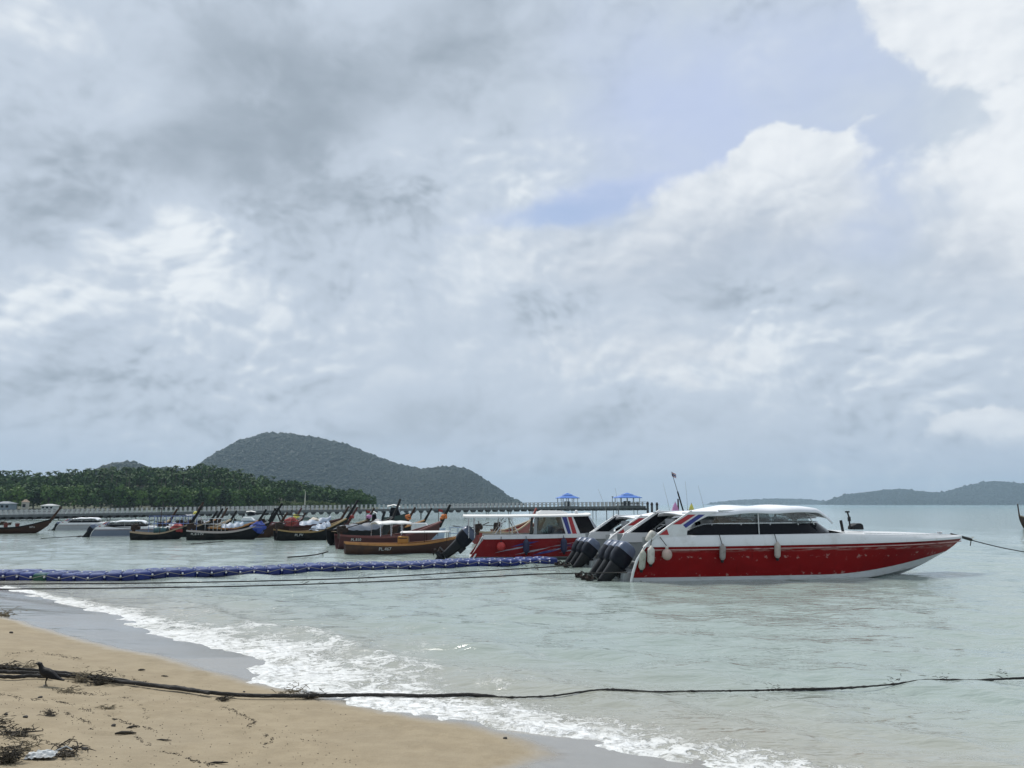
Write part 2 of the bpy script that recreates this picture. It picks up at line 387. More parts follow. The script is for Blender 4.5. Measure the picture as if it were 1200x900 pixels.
def red_hull_mat(name, base, scuff=1.0):
    m = bpy.data.materials.new(name); m.use_nodes = True; t = NT(m.node_tree); t.n.clear()
    b = t.n.new('ShaderNodeBsdfPrincipled'); o = t.n.new('ShaderNodeOutputMaterial'); t.l.new(b.outputs[0], o.inputs[0])
    co = t.coord('Object'); x, y, z = t.xyz(co)
    n = t.noise(co, 1.1, 8, 0.65)
    c = t.vscale(base, t.mad(t.sub(n, 0.5), 0.7, 1.0))
    st = t.noise(t.map(co, (3.5, 3.5, 0.35)), 2.2, 6, 0.65)
    c = t.mix(t.smooth(st, 0.56, 0.74, 0, 0.45), c, tuple(q * 0.42 for q in base))
    fade = t.noise(t.map(co, (0.5, 0.5, 2.0)), 1.6, 6, 0.6)
    c = t.mix(t.smooth(fade, 0.52, 0.70, 0, 0.40), c, (base[0] * 1.45 + 0.02, base[1] * 2.4 + 0.004, base[2] * 2.0 + 0.005))
    band = t.math('EXPONENT', t.mul(t.math('POWER', t.mul(t.sub(z, 0.80), 7.0), 2.0), -1.0))
    low = t.math('EXPONENT', t.mul(t.math('POWER', t.mul(t.sub(z, 0.20), 12.0), 2.0), -1.0))
    top = t.math('EXPONENT', t.mul(t.math('POWER', t.mul(t.sub(z, 1.04), 22.0), 2.0), -1.0))
    s1 = t.noise(t.map(co, (1.0, 1.0, 1.3)), 5.2, 5, 0.6)
    s2 = t.noise(t.map(co, (0.45, 1, 4)), 4.0, 6, 0.7)
    f1 = t.mul(t.smooth(t.add(s1, t.mul(band, 0.10)), 0.675, 0.72), band)
    f2 = t.mul(t.smooth(s1, 0.60, 0.66), low)
    f3 = t.mul(t.smooth(s2, 0.44, 0.58), top)
    c = t.mix(t.math('MINIMUM', t.mul(t.add(t.add(f1, f2), f3), 0.55 * scuff), 0.7), c, (0.46, 0.33, 0.29))
    slime = t.smooth(t.add(z, t.mul(t.sub(n, 0.5), 0.25)), -0.05, 0.10, 1.0, 0.0)
    c = t.mix(t.mul(slime, 0.6), c, (0.06, 0.055, 0.035))
    t.put(b.inputs['Base Color'], c)
    t.put(b.inputs['Roughness'], t.mad(fade, 0.35, 0.30)); b.inputs['Specular IOR Level'].default_value = 0.12
    t.put(b.inputs['Normal'], t.bump(t.noise(co, 1.4, 3, 0.5), 0.25, 0.05))
    return m
red_hull = red_hull_mat('scuffed_red_hull_paint', (0.215, 0.004, 0.005))
dkred_hull = red_hull_mat('dark_red_hull_paint', (0.20, 0.014, 0.016), 0.15)
def bottom_mat():
    m = bpy.data.materials.new('white_bottom_paint'); m.use_nodes = True; t = NT(m.node_tree); t.n.clear()
    b = t.n.new('ShaderNodeBsdfPrincipled'); o = t.n.new('ShaderNodeOutputMaterial'); t.l.new(b.outputs[0], o.inputs[0])
    co = t.coord('Object'); x, y, z = t.xyz(co); n = t.noise(t.map(co, (0.6, 1, 3)), 3, 7, 0.65)
    c = t.mix(t.smooth(n, 0.45, 0.7, 0, 0.5), (0.58, 0.60, 0.60), (0.36, 0.36, 0.32))
    c = t.mix(t.smooth(t.add(z, t.mul(t.sub(n, 0.5), 0.2)), -0.08, 0.05, 0.85, 0.0), c, (0.10, 0.11, 0.07))
    t.put(b.inputs['Base Color'], c); b.inputs['Roughness'].default_value = 0.45; return m
bottom_m = bottom_mat()
def leaf_mat(name, a, b_, rough=0.6):
    m = bpy.data.materials.new(name); m.use_nodes = True; t = NT(m.node_tree); t.n.clear()
    b = t.n.new('ShaderNodeBsdfPrincipled'); o = t.n.new('ShaderNodeOutputMaterial'); t.l.new(b.outputs[0], o.inputs[0])
    rnd = t.geo('Random Per Island'); n = t.noise(t.geo('Position'), 0.16, 3, 0.6)
    oi = t.n.new('ShaderNodeObjectInfo').outputs['Random']
    f = t.add(t.mul(rnd, 0.26), t.add(t.mul(t.smooth(n, 0.32, 0.68), 0.50), t.mul(oi, 0.22)))
    t.put(b.inputs['Base Color'], t.mix(f, a, b_)); b.inputs['Roughness'].default_value = rough
    b.inputs['Specular IOR Level'].default_value = 0.06
    return m
leaf_a = leaf_mat('headland_foliage', (0.010, 0.032, 0.012), (0.072, 0.135, 0.036))
leaf_b = leaf_mat('bright_shore_foliage', (0.035, 0.080, 0.022), (0.115, 0.18, 0.045))
leaf_c = leaf_mat('yellow_green_scrub', (0.07, 0.10, 0.03), (0.15, 0.19, 0.07))
leaf_p = leaf_mat('palm_foliage', (0.016, 0.042, 0.012), (0.058, 0.110, 0.028))
leaf_h = leaf_mat('hill_forest', (0.005, 0.014, 0.009), (0.012, 0.026, 0.014))
bark = pmat('tree_bark', (0.10, 0.085, 0.065), 0.9, 0.3, 6)

# ================================================================== shoreline
SHORE_PX = [(0, 687, .2), (33, 693, .4), (67, 703, .9), (107, 712, 1.5), (143, 720, 2.2), (173, 735, 2.9), (213, 747, 3.6), (250, 755, 4.2), (310, 770, 4.8), (315, 783, 4.8),
            (333, 798, 4.6), (367, 805, 4.2), (400, 811, 3.9), (440, 822, 3.3), (500, 831, 2.8), (533, 837, 2.5), (577, 843, 2.3), (617, 852, 2.1), (667, 860, 2.0),
            (700, 867, 1.9), (780, 884, 1.7), (870, 897, 1.6), (960, 922, 1.5)]
SHORE = [(-420, 335, 0), (-260, 235, 0), (-140, 150, 0), (-64, 66, 0), (-34, 41, .1)] + [(*gp(x, y)[:2], wd) for x, y, wd in SHORE_PX] + \
        [(6.5, 5.2, 1.5), (14, -1.5, 1.5), (40, -22, 1.5), (150, -110, 1), (700, -520, 1), (5000, -3600, 1)]
DRY_PX = [(10, 731), (100, 755), (187, 771), (240, 783), (300, 793), (333, 801), (380, 811), (430, 823), (500, 833), (575, 845), (625, 858), (668, 884), (640, 900), (600, 918)]
DRY = [(-425, 330), (-265, 229), (-146, 145), (-70, 60), (-38, 36)] + [tuple(gp(x, y, 0.10)[:2]) for x, y in DRY_PX] + [(4.0, 3.6), (13, -3), (40, -25), (150, -113), (700, -523), (5000, -3604)]
def sdist(X, Y, poly):
    """signed distance (land positive) and the interpolated third value along the line"""
    X = np.asarray(X, float); Y = np.asarray(Y, float)
    best = np.full(X.shape, 1e18); sg = np.zeros(X.shape); wv = np.zeros(X.shape)
    for a, b in zip(poly[:-1], poly[1:]):
        ex, ey = b[0] - a[0], b[1] - a[1]; L2 = ex * ex + ey * ey
        t = np.clip(((X - a[0]) * ex + (Y - a[1]) * ey) / L2, 0, 1)
        qx, qy = X - a[0] - t * ex, Y - a[1] - t * ey; d = qx * qx + qy * qy
        m = d < best
        best = np.where(m, d, best)
        cr = ex * (Y - a[1]) - ey * (X - a[0])
        sg = np.where(m, np.where(cr < 0, 1.0, -1.0), sg)
        if len(a) > 2: wv = np.where(m, a[2] + (b[2] - a[2]) * t, wv)
    return np.sqrt(best) * sg, wv
def sand_base(d):
    up = 0.085 * d + 0.006 * np.clip(d, 0, 9) ** 2
    up = np.where(d > 9, 0.085 * 9 + 0.486 + 0.9 * (1 - np.exp(-(d - 9) / 25)), up)
    return np.where(d > 0, up, np.maximum(0.075 * d, -1.6))
def sand_z(X, Y):
    X = np.asarray(X, float); Y = np.asarray(Y, float)
    d, _ = sdist(X, Y, SHORE)
    dryness = sst(d, 0.3, 2.5)
    z = sand_base(d)
    z = z + dryness * (0.05 * (fbm(X * .55, Y * .55, 3, 5) - .45) + 0.022 * (fbm(X * 2.3, Y * 2.3, 3, 9) - .45))
    return z
def sp(px, py, lift=0.0):            # pixel -> point on the sand
    z = 0.5
    for _ in range(12):
        p = gp(px, py, z); z = 0.5 * z + 0.5 * float(sand_z(p[0:1], p[1:2])[0])
    return np.array([p[0], p[1], z + lift])

# ================================================================== sand
def axis(lo, hi, step, outs_lo, outs_hi): return np.concatenate([outs_lo, np.arange(lo, hi, step), outs_hi])
gx = axis(-22, 5, 0.07, [-1500, -700, -420, -260, -150, -100, -70, -50, -40, -32, -27, -24], [5.5, 6.5, 8, 10, 14, 20, 40, 90, 200, 600, 2500])
gy = axis(3.5, 30, 0.07, [-2200, -900, -400, -150, -60, -30, -15, -8, -4, -1, 1, 2, 2.8], [31, 33, 36, 40, 46, 55, 70, 90, 120, 150, 190, 240, 330])
GX, GY = np.meshgrid(gx, gy, indexing='ij'); X, Y = GX.ravel(), GY.ravel()
Z = sand_z(X, Y)
dd, _ = sdist(X, Y, DRY)
jit = 0.30 * (fbm(X * .9, Y * .9, 3, 3) - .45)
wet = 1 - sst(dd + jit, -0.30, 0.55)
foot = np.zeros_like(Z)
for k in range(260):                  # scuffed prints and scrapes
    fx, fy = nr.uniform(-9, 1), nr.uniform(4.5, 16); a = nr.uniform(0, pi); s1, s2 = nr.uniform(.09, .17), nr.uniform(.05, .08)
    ca, sa = math.cos(a), math.sin(a); sel = (abs(X - fx) < .6) & (abs(Y - fy) < .6)
    p = ((X[sel] - fx) * ca + (Y[sel] - fy) * sa) / s1; q = (-(X[sel] - fx) * sa + (Y[sel] - fy) * ca) / s2
    r2 = p * p + q * q; foot[sel] += -0.022 * np.exp(-r2) + 0.011 * np.exp(-(np.sqrt(r2) - 1.7) ** 2 * 4)
Z = Z + foot * (1 - wet)
me = fast_mesh('beach_sand', np.stack([X, Y, Z], 1), grid_faces(len(gx), len(gy)), True); set_attr(me, 'wet', wet)
m = bpy.data.materials.new('beach_sand'); m.use_nodes = True; t = NT(m.node_tree); t.n.clear()
b = t.n.new('ShaderNodeBsdfPrincipled'); o = t.n.new('ShaderNodeOutputMaterial'); t.l.new(b.outputs[0], o.inputs[0])
co = t.geo('Position'); wt = t.attr('wet')
nf = t.noise(co, 90, 5, 0.7); nm = t.noise(co, 3.0, 7, 0.62); nl = t.noise(co, 0.45, 4, 0.55)
dry = t.mix(t.smooth(nm, 0.3, 0.7), (0.266, 0.216, 0.143), (0.320, 0.264, 0.178))
dry = t.vscale(dry, t.mad(t.sub(nf, 0.5), 0.55, 1.0))
dry = t.mix(t.smooth(nl, 0.45, 0.7, 0, 0.35), dry, (0.270, 0.230, 0.168))
spk = t.noise(t.map(co, (1, 1, 1)), 26, 3, 0.7)
nw = t.noise(co, 1.1, 5, 0.6)
dry = t.mix(t.mul(t.smooth(spk, 0.70, 0.76), t.smooth(nw, 0.5, 0.66)), dry, (0.09, 0.07, 0.05))
wetc = t.mix(nm, (0.225, 0.208, 0.180), (0.275, 0.258, 0.225))
wn = t.math('ADD', wt, t.mul(t.sub(nm, 0.5), 0.5), clamp=True)
wf = t.smooth(wn, 0.10, 0.85)
t.put(b.inputs['Base Color'], t.mix(wf, dry, wetc))
t.put(b.inputs['Roughness'], t.mixf(wf, 0.92, t.mad(nl, 0.20, 0.02)))
t.put(b.inputs['Specular IOR Level'], t.mixf(wf, 0.25, 0.75))
hgt = t.add(t.mul(nf, 0.25), t.add(t.noise(co, 18, 4, 0.6), t.mul(nm, 1.5)))
bp = t.n.new('ShaderNodeBump'); bp.inputs['Distance'].default_value = 0.012
t.put(bp.inputs['Height'], hgt); t.put(bp.inputs['Strength'], t.mixf(wf, 0.95, 0.035)); t.put(b.inputs['Normal'], bp.outputs[0])
sand_m = m
tag(link('beach_sand', me, m), 'tan sand beach with grey wet strip along the water', None, None, 'structure')

# ================================================================== water
rr = [4.0]
while rr[-1] < 7900: rr.append(rr[-1] * 1.0095 + 0.002)
rr = np.array(rr)
aa = np.concatenate([np.linspace(-pi, R(-42), 36, endpoint=False), np.linspace(R(-42), R(42), 470, endpoint=False), np.linspace(R(42), pi, 36)])
RR, AA = np.meshgrid(rr, aa, indexing='ij'); RR, AA = RR.ravel(), AA.ravel()
X, Y = RR * np.sin(AA), RR * np.cos(AA)
Z = np.zeros_like(X)
ds, fw = sdist(X, Y, SHORE); fw = fw * .70; ds = -ds                 # metres out to sea
cell = RR * 0.0095
nw_ = 46
for k in range(nw_):
    lam = 0.40 * (3.4 / 0.40) ** (k / nw_) * nr.uniform(.9, 1.1)
    a = R(-100) + nr.normal(0, .5); kx, ky = math.cos(a) * 2 * pi / lam, math.sin(a) * 2 * pi / lam
    amp = 0.0066 * lam ** 0.5 * np.clip((lam / np.maximum(cell, 1e-3) - 2.5) / 3, 0, 1)
    ph = kx * X + ky * Y + nr.uniform(0, 6.28) + 2.2 * (fbm(X * .16 / lam ** .5, Y * .16 / lam ** .5, 2, k) - .4) * 3
    Z += amp * np.sin(ph) * 0.85
calm = sst(ds, 0.2, 4.0)
Z *= 0.35 + 0.65 * calm
nearshore = (ds > -1) & (ds < 12)
lobe = fbm(X * .45, Y * .45, 3, 21)
fr = np.where(nearshore, ds / np.maximum(fw, .05), 9)
foam = (np.clip(1.10 - fr * (0.80 + 0.7 * lobe), 0, 1.2) ** 1.25) * (fw > .05)
foam = np.where(ds < 0, np.maximum(foam, 0) , foam)
ridge = np.exp(-((ds - 1.9 - 1.1 * (lobe - .45)) / .34) ** 2) * sst(fw, .5, 2.0)
ridge2 = np.exp(-((ds - 4.2 - 2.0 * (lobe - .45)) / .6) ** 2) * sst(fw, 1.0, 3.0)
Z += 0.060 * ridge + 0.045 * ridge2
Z += 0.030 * np.exp(-(ds / 0.7) ** 2) * (fw > .15)
turb = fbm(X * 4.2, Y * 4.2, 3, 33) - .45
Z += np.where(nearshore, foam * 0.055 * turb, 0)
foam = np.clip(foam + 0.30 * ridge * (lobe > .40) + 0.12 * ridge2, 0, 1.3)
caps = np.zeros_like(foam)
ZW = Z.reshape(len(rr), len(aa))
def wz(x, y):
    i = int(np.clip(np.searchsorted(rr, math.hypot(x, y)), 0, len(rr) - 1)); j = int(np.argmin(abs(aa - math.atan2(x, y)))); return float(ZW[i, j])
me = fast_mesh('sea', np.stack([X, Y, Z], 1), grid_faces(len(rr), len(aa)), True)
set_attr(me, 'foam', foam); set_attr(me, 'shore', np.clip(ds, -5, 3000))
m = bpy.data.materials.new('sea_water'); m.use_nodes = True; t = NT(m.node_tree); t.n.clear()
b = t.n.new('ShaderNodeBsdfPrincipled'); o = t.n.new('ShaderNodeOutputMaterial'); t.l.new(b.outputs[0], o.inputs[0])
co = t.geo('Position'); sh = t.attr('shore'); fo = t.attr('foam')
nb = t.noise(t.map(co, (0.10, 0.22, 1)), 1.0, 5, 0.6)
c = t.mix(t.smooth(sh, 0.0, 5.5), (0.325, 0.318, 0.268), (0.290, 0.345, 0.315))
c = t.mix(t.smooth(sh, 4, 45), c, (0.268, 0.348, 0.322))
c = t.mix(t.smooth(sh, 60, 800), c, (0.150, 0.350, 0.338))
c = t.mix(t.smooth(nb, 0.35, 0.68, 0, 0.15), c, (0.25, 0.315, 0.29))
# foam: lace of bubbles
wv = t.vadd(co, t.vscale(t.vadd(t.noise(co, 1.7, 4, 0.6, out=1), (-.5, -.5, -.5)), 0.55))
pn = t.noise(t.map(wv, (0.8, 0.8, .3)), 1.1, 8, 0.62); pf = t.noise(wv, 9, 6, 0.65)
core = t.smooth(t.add(t.mul(fo, 0.78), t.mul(t.sub(pn, 0.5), 2.5)), 0.48, 0.90)
rg = t.math('ABSOLUTE', t.sub(t.noise(t.map(wv, (1, 1, .3)), 2.0, 7, 0.62), 0.5)); rg2 = t.math('ABSOLUTE', t.sub(t.noise(t.map(wv, (1, 1, .3), (3.1, 7.7, 0)), 5.5, 5, 0.6), 0.5))
lw = t.mul(t.math('MINIMUM', fo, 1.0), 0.035)
lace = t.math('MAXIMUM', t.smooth(t.sub(rg, lw), -0.01, 0.03, 1, 0), t.mul(t.smooth(t.sub(rg2, lw), -0.02, 0.03, 1, 0), 0.75))
lace = t.mul(lace, t.smooth(t.add(fo, t.mul(t.sub(pn, 0.5), 2.2)), 0.18, 0.70))
holes = t.smooth(t.add(pf, t.mul(core, 0.06)), 0.40, 0.60)
fm = t.math('MAXIMUM', t.mul(core, t.mixf(holes, 0.18, 1.0)), t.mul(lace, 0.8))
fleck = t.noise(t.map(co, (0.7, 1.6, 1)), 2.4, 5, 0.7)
fm = t.math('ADD', fm, t.mul(t.smooth(fleck, 0.78, 0.80), 0.10), clamp=True)
t.put(b.inputs['Base Color'], t.mix(fm, c, (0.78, 0.79, 0.78)))
t.put(b.inputs['Roughness'], t.mixf(fm, 0.06, 0.75))
b.inputs['IOR'].default_value = 1.333
r1 = t.noise(t.map(co, (0.7, 1.6, 1)), 2.6, 3, 0.55, 0.4)
r2 = t.noise(t.map(co, (0.55, 1.3, 1)), 0.55, 4, 0.55, 0.3)
r3 = t.noise(t.map(co, (0.5, 1.25, 1)), 0.20, 4, 0.6, 0.3)
hh = t.add(t.add(t.mul(r1, 0.070), t.mul(r3, 0.03)), t.add(t.mul(r2, 0.10), t.mul(t.mul(fm, pf), 0.05)))
bp = t.n.new('ShaderNodeBump'); bp.inputs['Distance'].default_value = 1.0; bp.inputs['Strength'].default_value = 0.80
t.put(bp.inputs['Height'], hh); t.put(b.inputs['Normal'], bp.outputs[0])
tag(link('sea', me, m), 'pale turquoise rippled sea with white foam along the beach', None, None, 'structure')

# ================================================================== vegetation makers
def leaf_cloud(lobes, n, size, seed, flat=0.55):
    """leaf clumps (small bent quads) spread over the lobes of a crown -> verts, quads"""
    g = np.random.RandomState(seed); V = []; T = []
    wsum = sum(l[3] ** 2 for l in lobes)
    for (cx, cy, cz, r) in lobes:
        k = max(6, int(n * r * r / wsum))
        d = g.normal(size=(k, 3)); d /= np.linalg.norm(d, axis=1)[:, None]; d[:, 2] = np.where(d[:, 2] < -.55, -d[:, 2], d[:, 2])
        rad = r * g.uniform(.72, 1.10, k)[:, None]
        p = d * rad * np.array([1, 1, flat + .25]) + np.array([cx, cy, cz])
        nrm = d + g.normal(scale=.45, size=(k, 3)); nrm /= np.linalg.norm(nrm, axis=1)[:, None]
        u = np.cross(nrm, g.normal(size=(k, 3))); u /= np.linalg.norm(u, axis=1)[:, None]; v = np.cross(nrm, u)
        s = size * g.uniform(.6, 1.35, k)[:, None]
        o = len(V) * 4
        q = np.stack([p - u * s, p - v * s * .6 + nrm * s * .2, p + u * s, p + v * s * .6 - nrm * s * .15], 1)
        T += [np.arange(4) + 4 * i + sum(len(x) for x in V) for i in range(k)]; V.append(q.reshape(-1, 3))
    return np.concatenate(V), np.array(T)
def rand_lobes(h, wd, seed, k=7):
    g = random.Random(seed); L = [(0, 0, h * .62, wd * .36), (0, wd * -.1, h * .28, wd * .34)]
    for i in range(k):
        a = 2 * pi * i / k + g.uniform(-.4, .4); d = wd * g.uniform(.16, .34)
        L.append((d * math.cos(a), d * math.sin(a), h * g.uniform(.26, .86), wd * g.uniform(.17, .27)))
    return L
CROWN = []
for i in range(6):
    h = 9.0; wd = [9, 7.5, 10.5, 8, 6.5, 9.5][i]
    v, q = leaf_cloud(rand_lobes(h, wd, i + 3, 7 + i % 3), 520, .62, 40 + i); CROWN.append((v, q))
TRUNK = []
for i in range(3):
    mb = MB(); bx, by = [(.3, .1), (-.4, .2), (.2, -.3)][i]
    mb.tube([(0, 0, -.8), (bx * .4, by * .4, 1.8), (bx, by, 3.6), (bx * 1.4, by, 5.6)], [.34, .26, .2, .08], 6)
    for k in range(4):
        a = k * 1.6 + i; mb.tube([(bx * .8, by * .8, 3.0 + k * .3), (bx + 1.2 * math.cos(a), by + 1.2 * math.sin(a), 4.6), (bx + 2.3 * math.cos(a), by + 2.3 * math.sin(a), 5.8)], [.13, .09, .04], 5)
    me_ = mb.mesh('trunk', 40); me_.materials.append(bark); TRUNK.append(me_)
def palm_crown(seed):
    g = random.Random(seed); V = []; Q = []
    for k in range(15):
        a = 2 * pi * k / 15 + g.uniform(-.2, .2); e = g.uniform(.1, 1.1); L = g.uniform(2.4, 3.1); prev = None
        x = z = 0.0; ang = e
        for s in range(6):
            wd = [.10, .42, .5, .42, .26, .03][s]
            p = Vector((x * math.cos(a), x * math.sin(a), z)); sd_ = Vector((-math.sin(a), math.cos(a), 0)) * wd; dn = Vector((0, 0, -.35 * wd))
            V += [p - sd_ + dn, p, p + sd_ + dn]; n = len(V)
            if s: Q += [(n - 6, n - 5, n - 2, n - 3), (n - 5, n - 4, n - 1, n - 2)]
            x += L / 5 * math.cos(ang); z += L / 5 * math.sin(ang); ang -= .42
    return np.array([tuple(v) for v in V]), np.array(Q)
PALM = [palm_crown(s) for s in (1, 2, 3)]
def mesh_of(name, vq, mat, z=0, s=1):
    me_ = fast_mesh(name, vq[0] * s + np.array([0, 0, z]), vq[1]); me_.materials.append(mat); return me_

# ================================================================== headland
SKY_L = np.array([(-700, 540), (-300, 548), (-60, 553), (0, 556), (50, 556), (100, 553), (150, 551), (200, 551), (240, 548), (270, 552), (300, 559), (340, 566), (380, 572), (415, 576), (437, 584), (452, 597), (480, 604)], float)
def ground_l(X, Y):
    """headland terrain: tree tops (9 m above ground) reach the skyline at the back"""
    px = 600 + F * X / Y
    top = np.interp(px, SKY_L[:, 0], SKY_L[:, 1])
    ys = 345 + 0.10 * (px - 100); depth = np.clip((Y - ys) / 130, -1, 1.6)
    zmax = (591 - top) * (ys + 130) / F + H - 8.2
    z = np.where(depth < 0, depth * 6, 0.4 + np.maximum(zmax, 0) * sst(depth, 0.0, 1.0))
    z = np.where(depth > 1.0, z * (1 - 0.5 * sst(depth, 1.0, 1.6)), z)
    z = np.where(zmax < -6, -2, z)
    return z
hx = np.linspace(-620, -50, 130); hy = np.linspace(300, 640, 90)
GX, GY = np.meshgrid(hx, hy, indexing='ij'); X, Y = GX.ravel(), GY.ravel(); Z = ground_l(X, Y) + (fbm(X * .05, Y * .05, 3, 2) - .45) * 2.0
Z = np.where(Z < 0.2, np.minimum(Z, -.6), Z)
soil = pmat('leaf_litter_ground', (0.045, 0.055, 0.025), 0.9, 0.3, .1, c2=(0.12, 0.11, 0.06), stain=0.5, sscale=.05)
tag(link('headland', fast_mesh('headland', np.stack([X, Y, Z], 1), grid_faces(130, 90), True), soil), 'low wooded headland behind the pier', None, None, 'structure')
FV, FT = [], []; nv = 0
def scatter(vq, x, y, z, s, rz, sz=1.0):
    global nv
    v, q = vq; c, s_ = math.cos(rz), math.sin(rz)
    R_ = np.array([[c, -s_, 0], [s_, c, 0], [0, 0, 1]]); FV.append((v * np.array([s, s, s * sz])) @ R_.T + np.array([x, y, z])); FT.append(q + nv); nv += len(v)
LOW = [leaf_cloud(rand_lobes(9, [9, 8, 10][i], 60 + i, 6), 230, .85, 70 + i) for i in range(3)]
cnt = 0; tries = 0
while cnt < 900 and tries < 9000:
    tries += 1
    px = nr.uniform(-160, 448); Yd = nr.uniform(372, 560); X1 = (px - 600) / F * Yd
    z1 = float(ground_l(np.array([X1]), np.array([Yd]))[0])
    if z1 < .5: continue
    if 325 < px < 402 and Yd < 410: continue
    scatter(LOW[cnt % 3], X1, Yd, z1 - .5, nr.uniform(.62, 1.05), nr.uniform(0, 6.28), nr.uniform(.9, 1.1)); cnt += 1
me = fast_mesh('forest_canopy', np.concatenate(FV), np.concatenate(FT)); 
tag(link('forest_canopy', me, leaf_a), 'dense dark green tropical wood covering the headland behind the shore trees', 'forest', None, 'stuff')
tree_me = [[mesh_of('crown', CROWN[i], mt) for i in range(6)] for mt in (leaf_a, leaf_b, leaf_c)]
def tree(px, Yd, kind, s, label, group, name='broadleaf_tree', var=None):
    X1 = (px - 600) / F * Yd; z1 = max(0.3, float(ground_l(np.array([X1]), np.array([Yd]))[0]))
    e = empty(name, (X1, Yd, z1), nr.uniform(0, 6.28), s)
    tag(e, label, 'tree', group)
    link('crown', tree_me[kind][nr.randint(6) if var is None else var], None, e); link('trunk', TRUNK[nr.randint(3)], None, e)
for px in np.arange(36, 330, 9.0):
    if 60 < px < 100: continue
    tree(px + nr.uniform(-4, 4), 345 + .1 * (px - 100) + nr.uniform(6, 18), 0, nr.uniform(.85, 1.15), 'dark green broadleaf tree on the headland shore behind the pier railing', 'dark shore trees on the headland')
for px in (2, 14, 26, 64, 78, 93, 150, 171, 196, 224, 251, 283, 305):
    tree(px, 345 + .1 * (px - 100) + nr.uniform(3, 9), 1, nr.uniform(.9, 1.15), 'bright green leafy tree on the headland shore among darker trees', 'bright green shore trees')
for px in (405, 414, 423, 431, 437):
    tree(px, 376 + nr.uniform(0, 8), 0, nr.uniform(.55, .75), 'small dark rounded tree at the outer tip of the headland', 'trees at the headland tip')
for px in np.arange(328, 402, 6.5):
    tree(px, 372 + nr.uniform(0, 10), 2, nr.uniform(.30, .48), 'low yellow green bush on the cleared shore of the headland', 'yellow green bushes', 'bush')
palm_me = [mesh_of('crown', p, leaf_p, 0) for p in PALM]
ptr = MB().tube([(0, 0, -9.5), (.25, 0, -6), (.35, .1, -3), (.0, 0, .05)], [.2, .15, .13, .1], 6).mesh('trunk', 40); ptr.materials.append(bark)
def palm(px, Yd, top, label, group):
    X1 = (px - 600) / F * Yd; zt = (591 - top) * Yd / F + H
    e = empty('coconut_palm', (X1, Yd, zt), nr.uniform(0, 6.28), nr.uniform(.9, 1.15)); tag(e, label, 'palm tree', group)
    link('crown', palm_me[nr.randint(3)], None, e); link('trunk', ptr, None, e)
for px in np.concatenate([np.arange(2, 300, 5.6), [312, 322, 331, 343, 358, 376, 389]]):
    q = px + nr.uniform(-3, 3); palm(q, nr.uniform(462, 500), np.interp(q, SKY_L[:, 0], SKY_L[:, 1]) - nr.uniform(-2, 3.0), 'coconut palm rising above the forest on the headland skyline', 'coconut palms on the skyline')
for k in range(34):
    q = nr.uniform(110, 300); Yd = nr.uniform(395, 440)
    z1 = float(ground_l(np.array([(q - 600) / F * Yd]), np.array([Yd]))[0]); tp = 591 - (z1 + 10.5 - H) * F / Yd
    palm(q, Yd, tp, 'coconut palm among the trees on the headland slope', 'coconut palms on the slope')

# ================================================================== far hills and islands
def hill(name, label, prof, Y0, depth, trees, tsize, seed, rough=1.0):
    prof = np.array(prof, float); px0, px1 = prof[0, 0], prof[-1, 0]
    n = 180; k = 26
    PXs = np.linspace(px0, px1, n); V = []
    for j in range(k):
        q = j / (k - 1)
        for i, px in enumerate(PXs):
            top = (591 - np.interp(px, prof[:, 0], prof[:, 1])) * (Y0 + depth) / F
            prf = math.sin(pi / 2 * min(q / .62, 1)) if q < .62 else math.cos((q - .62) / .38 * pi / 2) 
            Yd = Y0 + depth * q / .62
            V.append(((px - 600) / F * (Y0 + depth), Yd, -2 + (top + 2) * max(prf, 0)))
    V = np.array(V); V[:, 2] += (fbm(V[:, 0] * 8 / (px1 - px0) / 3, V[:, 1] * .006, 4, seed) - .47) * tsize * 3.2 * rough * np.clip(V[:, 2] / 20, 0, 1)
    q = grid_faces(k, n)
    me_ = fast_mesh(name, V, q, True); tag(link(name, me_, leaf_h), label, None, None, 'structure')
    G = V.reshape(k, n, 3)
    ico_v = []; bm = bmesh.new(); bmesh.ops.create_icosphere(bm, subdivisions=1, radius=1); bm.verts.ensure_lookup_table()
    iv = np.array([tuple(v.co) for v in bm.verts]); it = np.array([[v.index for v in f.verts] for f in bm.faces]); bm.free()
    P = np.empty((trees, 3)); a = nr.uniform(0, k * .66, trees); bq = nr.uniform(0, n - 1.001, trees)
    a = np.minimum(a, k - 1.001); i0 = a.astype(int); j0 = bq.astype(int); fa = (a - i0)[:, None]; fb = (bq - j0)[:, None]
    P = (G[i0, j0] * (1 - fa) + G[i0 + 1, j0] * fa) * (1 - fb) + (G[i0, j0 + 1] * (1 - fa) + G[i0 + 1, j0 + 1] * fa) * fb
    P = P[P[:, 2] > 1.5]; m_ = len(P); s = tsize * nr.uniform(.55, 1.25, (m_, 1, 1)) * np.where(nr.rand(m_, 1, 1) < .06, 1.7, 1.0)
    shp = iv[None] * (1 + nr.uniform(-.28, .28, (m_, len(iv), 1))) * np.array([1, 1, .85])
    VV = (shp * s + P[:, None]).reshape(-1, 3); TT = (it[None] + (np.arange(m_) * len(iv))[:, None, None]).reshape(-1, 3)
    tag(link(name + '_trees', fast_mesh(name + '_trees', VV, TT, True), leaf_h), 'far tree canopy covering ' + label, 'forest', None, 'stuff')
hill('far_hill', 'the large double humped blue green hill across the bay', [(225, 575), (250, 548), (268, 530), (290, 517), (318, 509.5), (345, 511), (375, 515), (410, 523), (440, 535), (470, 546), (495, 552), (515, 548.5), (532, 547), (552, 552), (575, 568), (598, 584), (612, 590.5), (620, 592)], 2000, 420, 20000, 4.6, 3, .8)
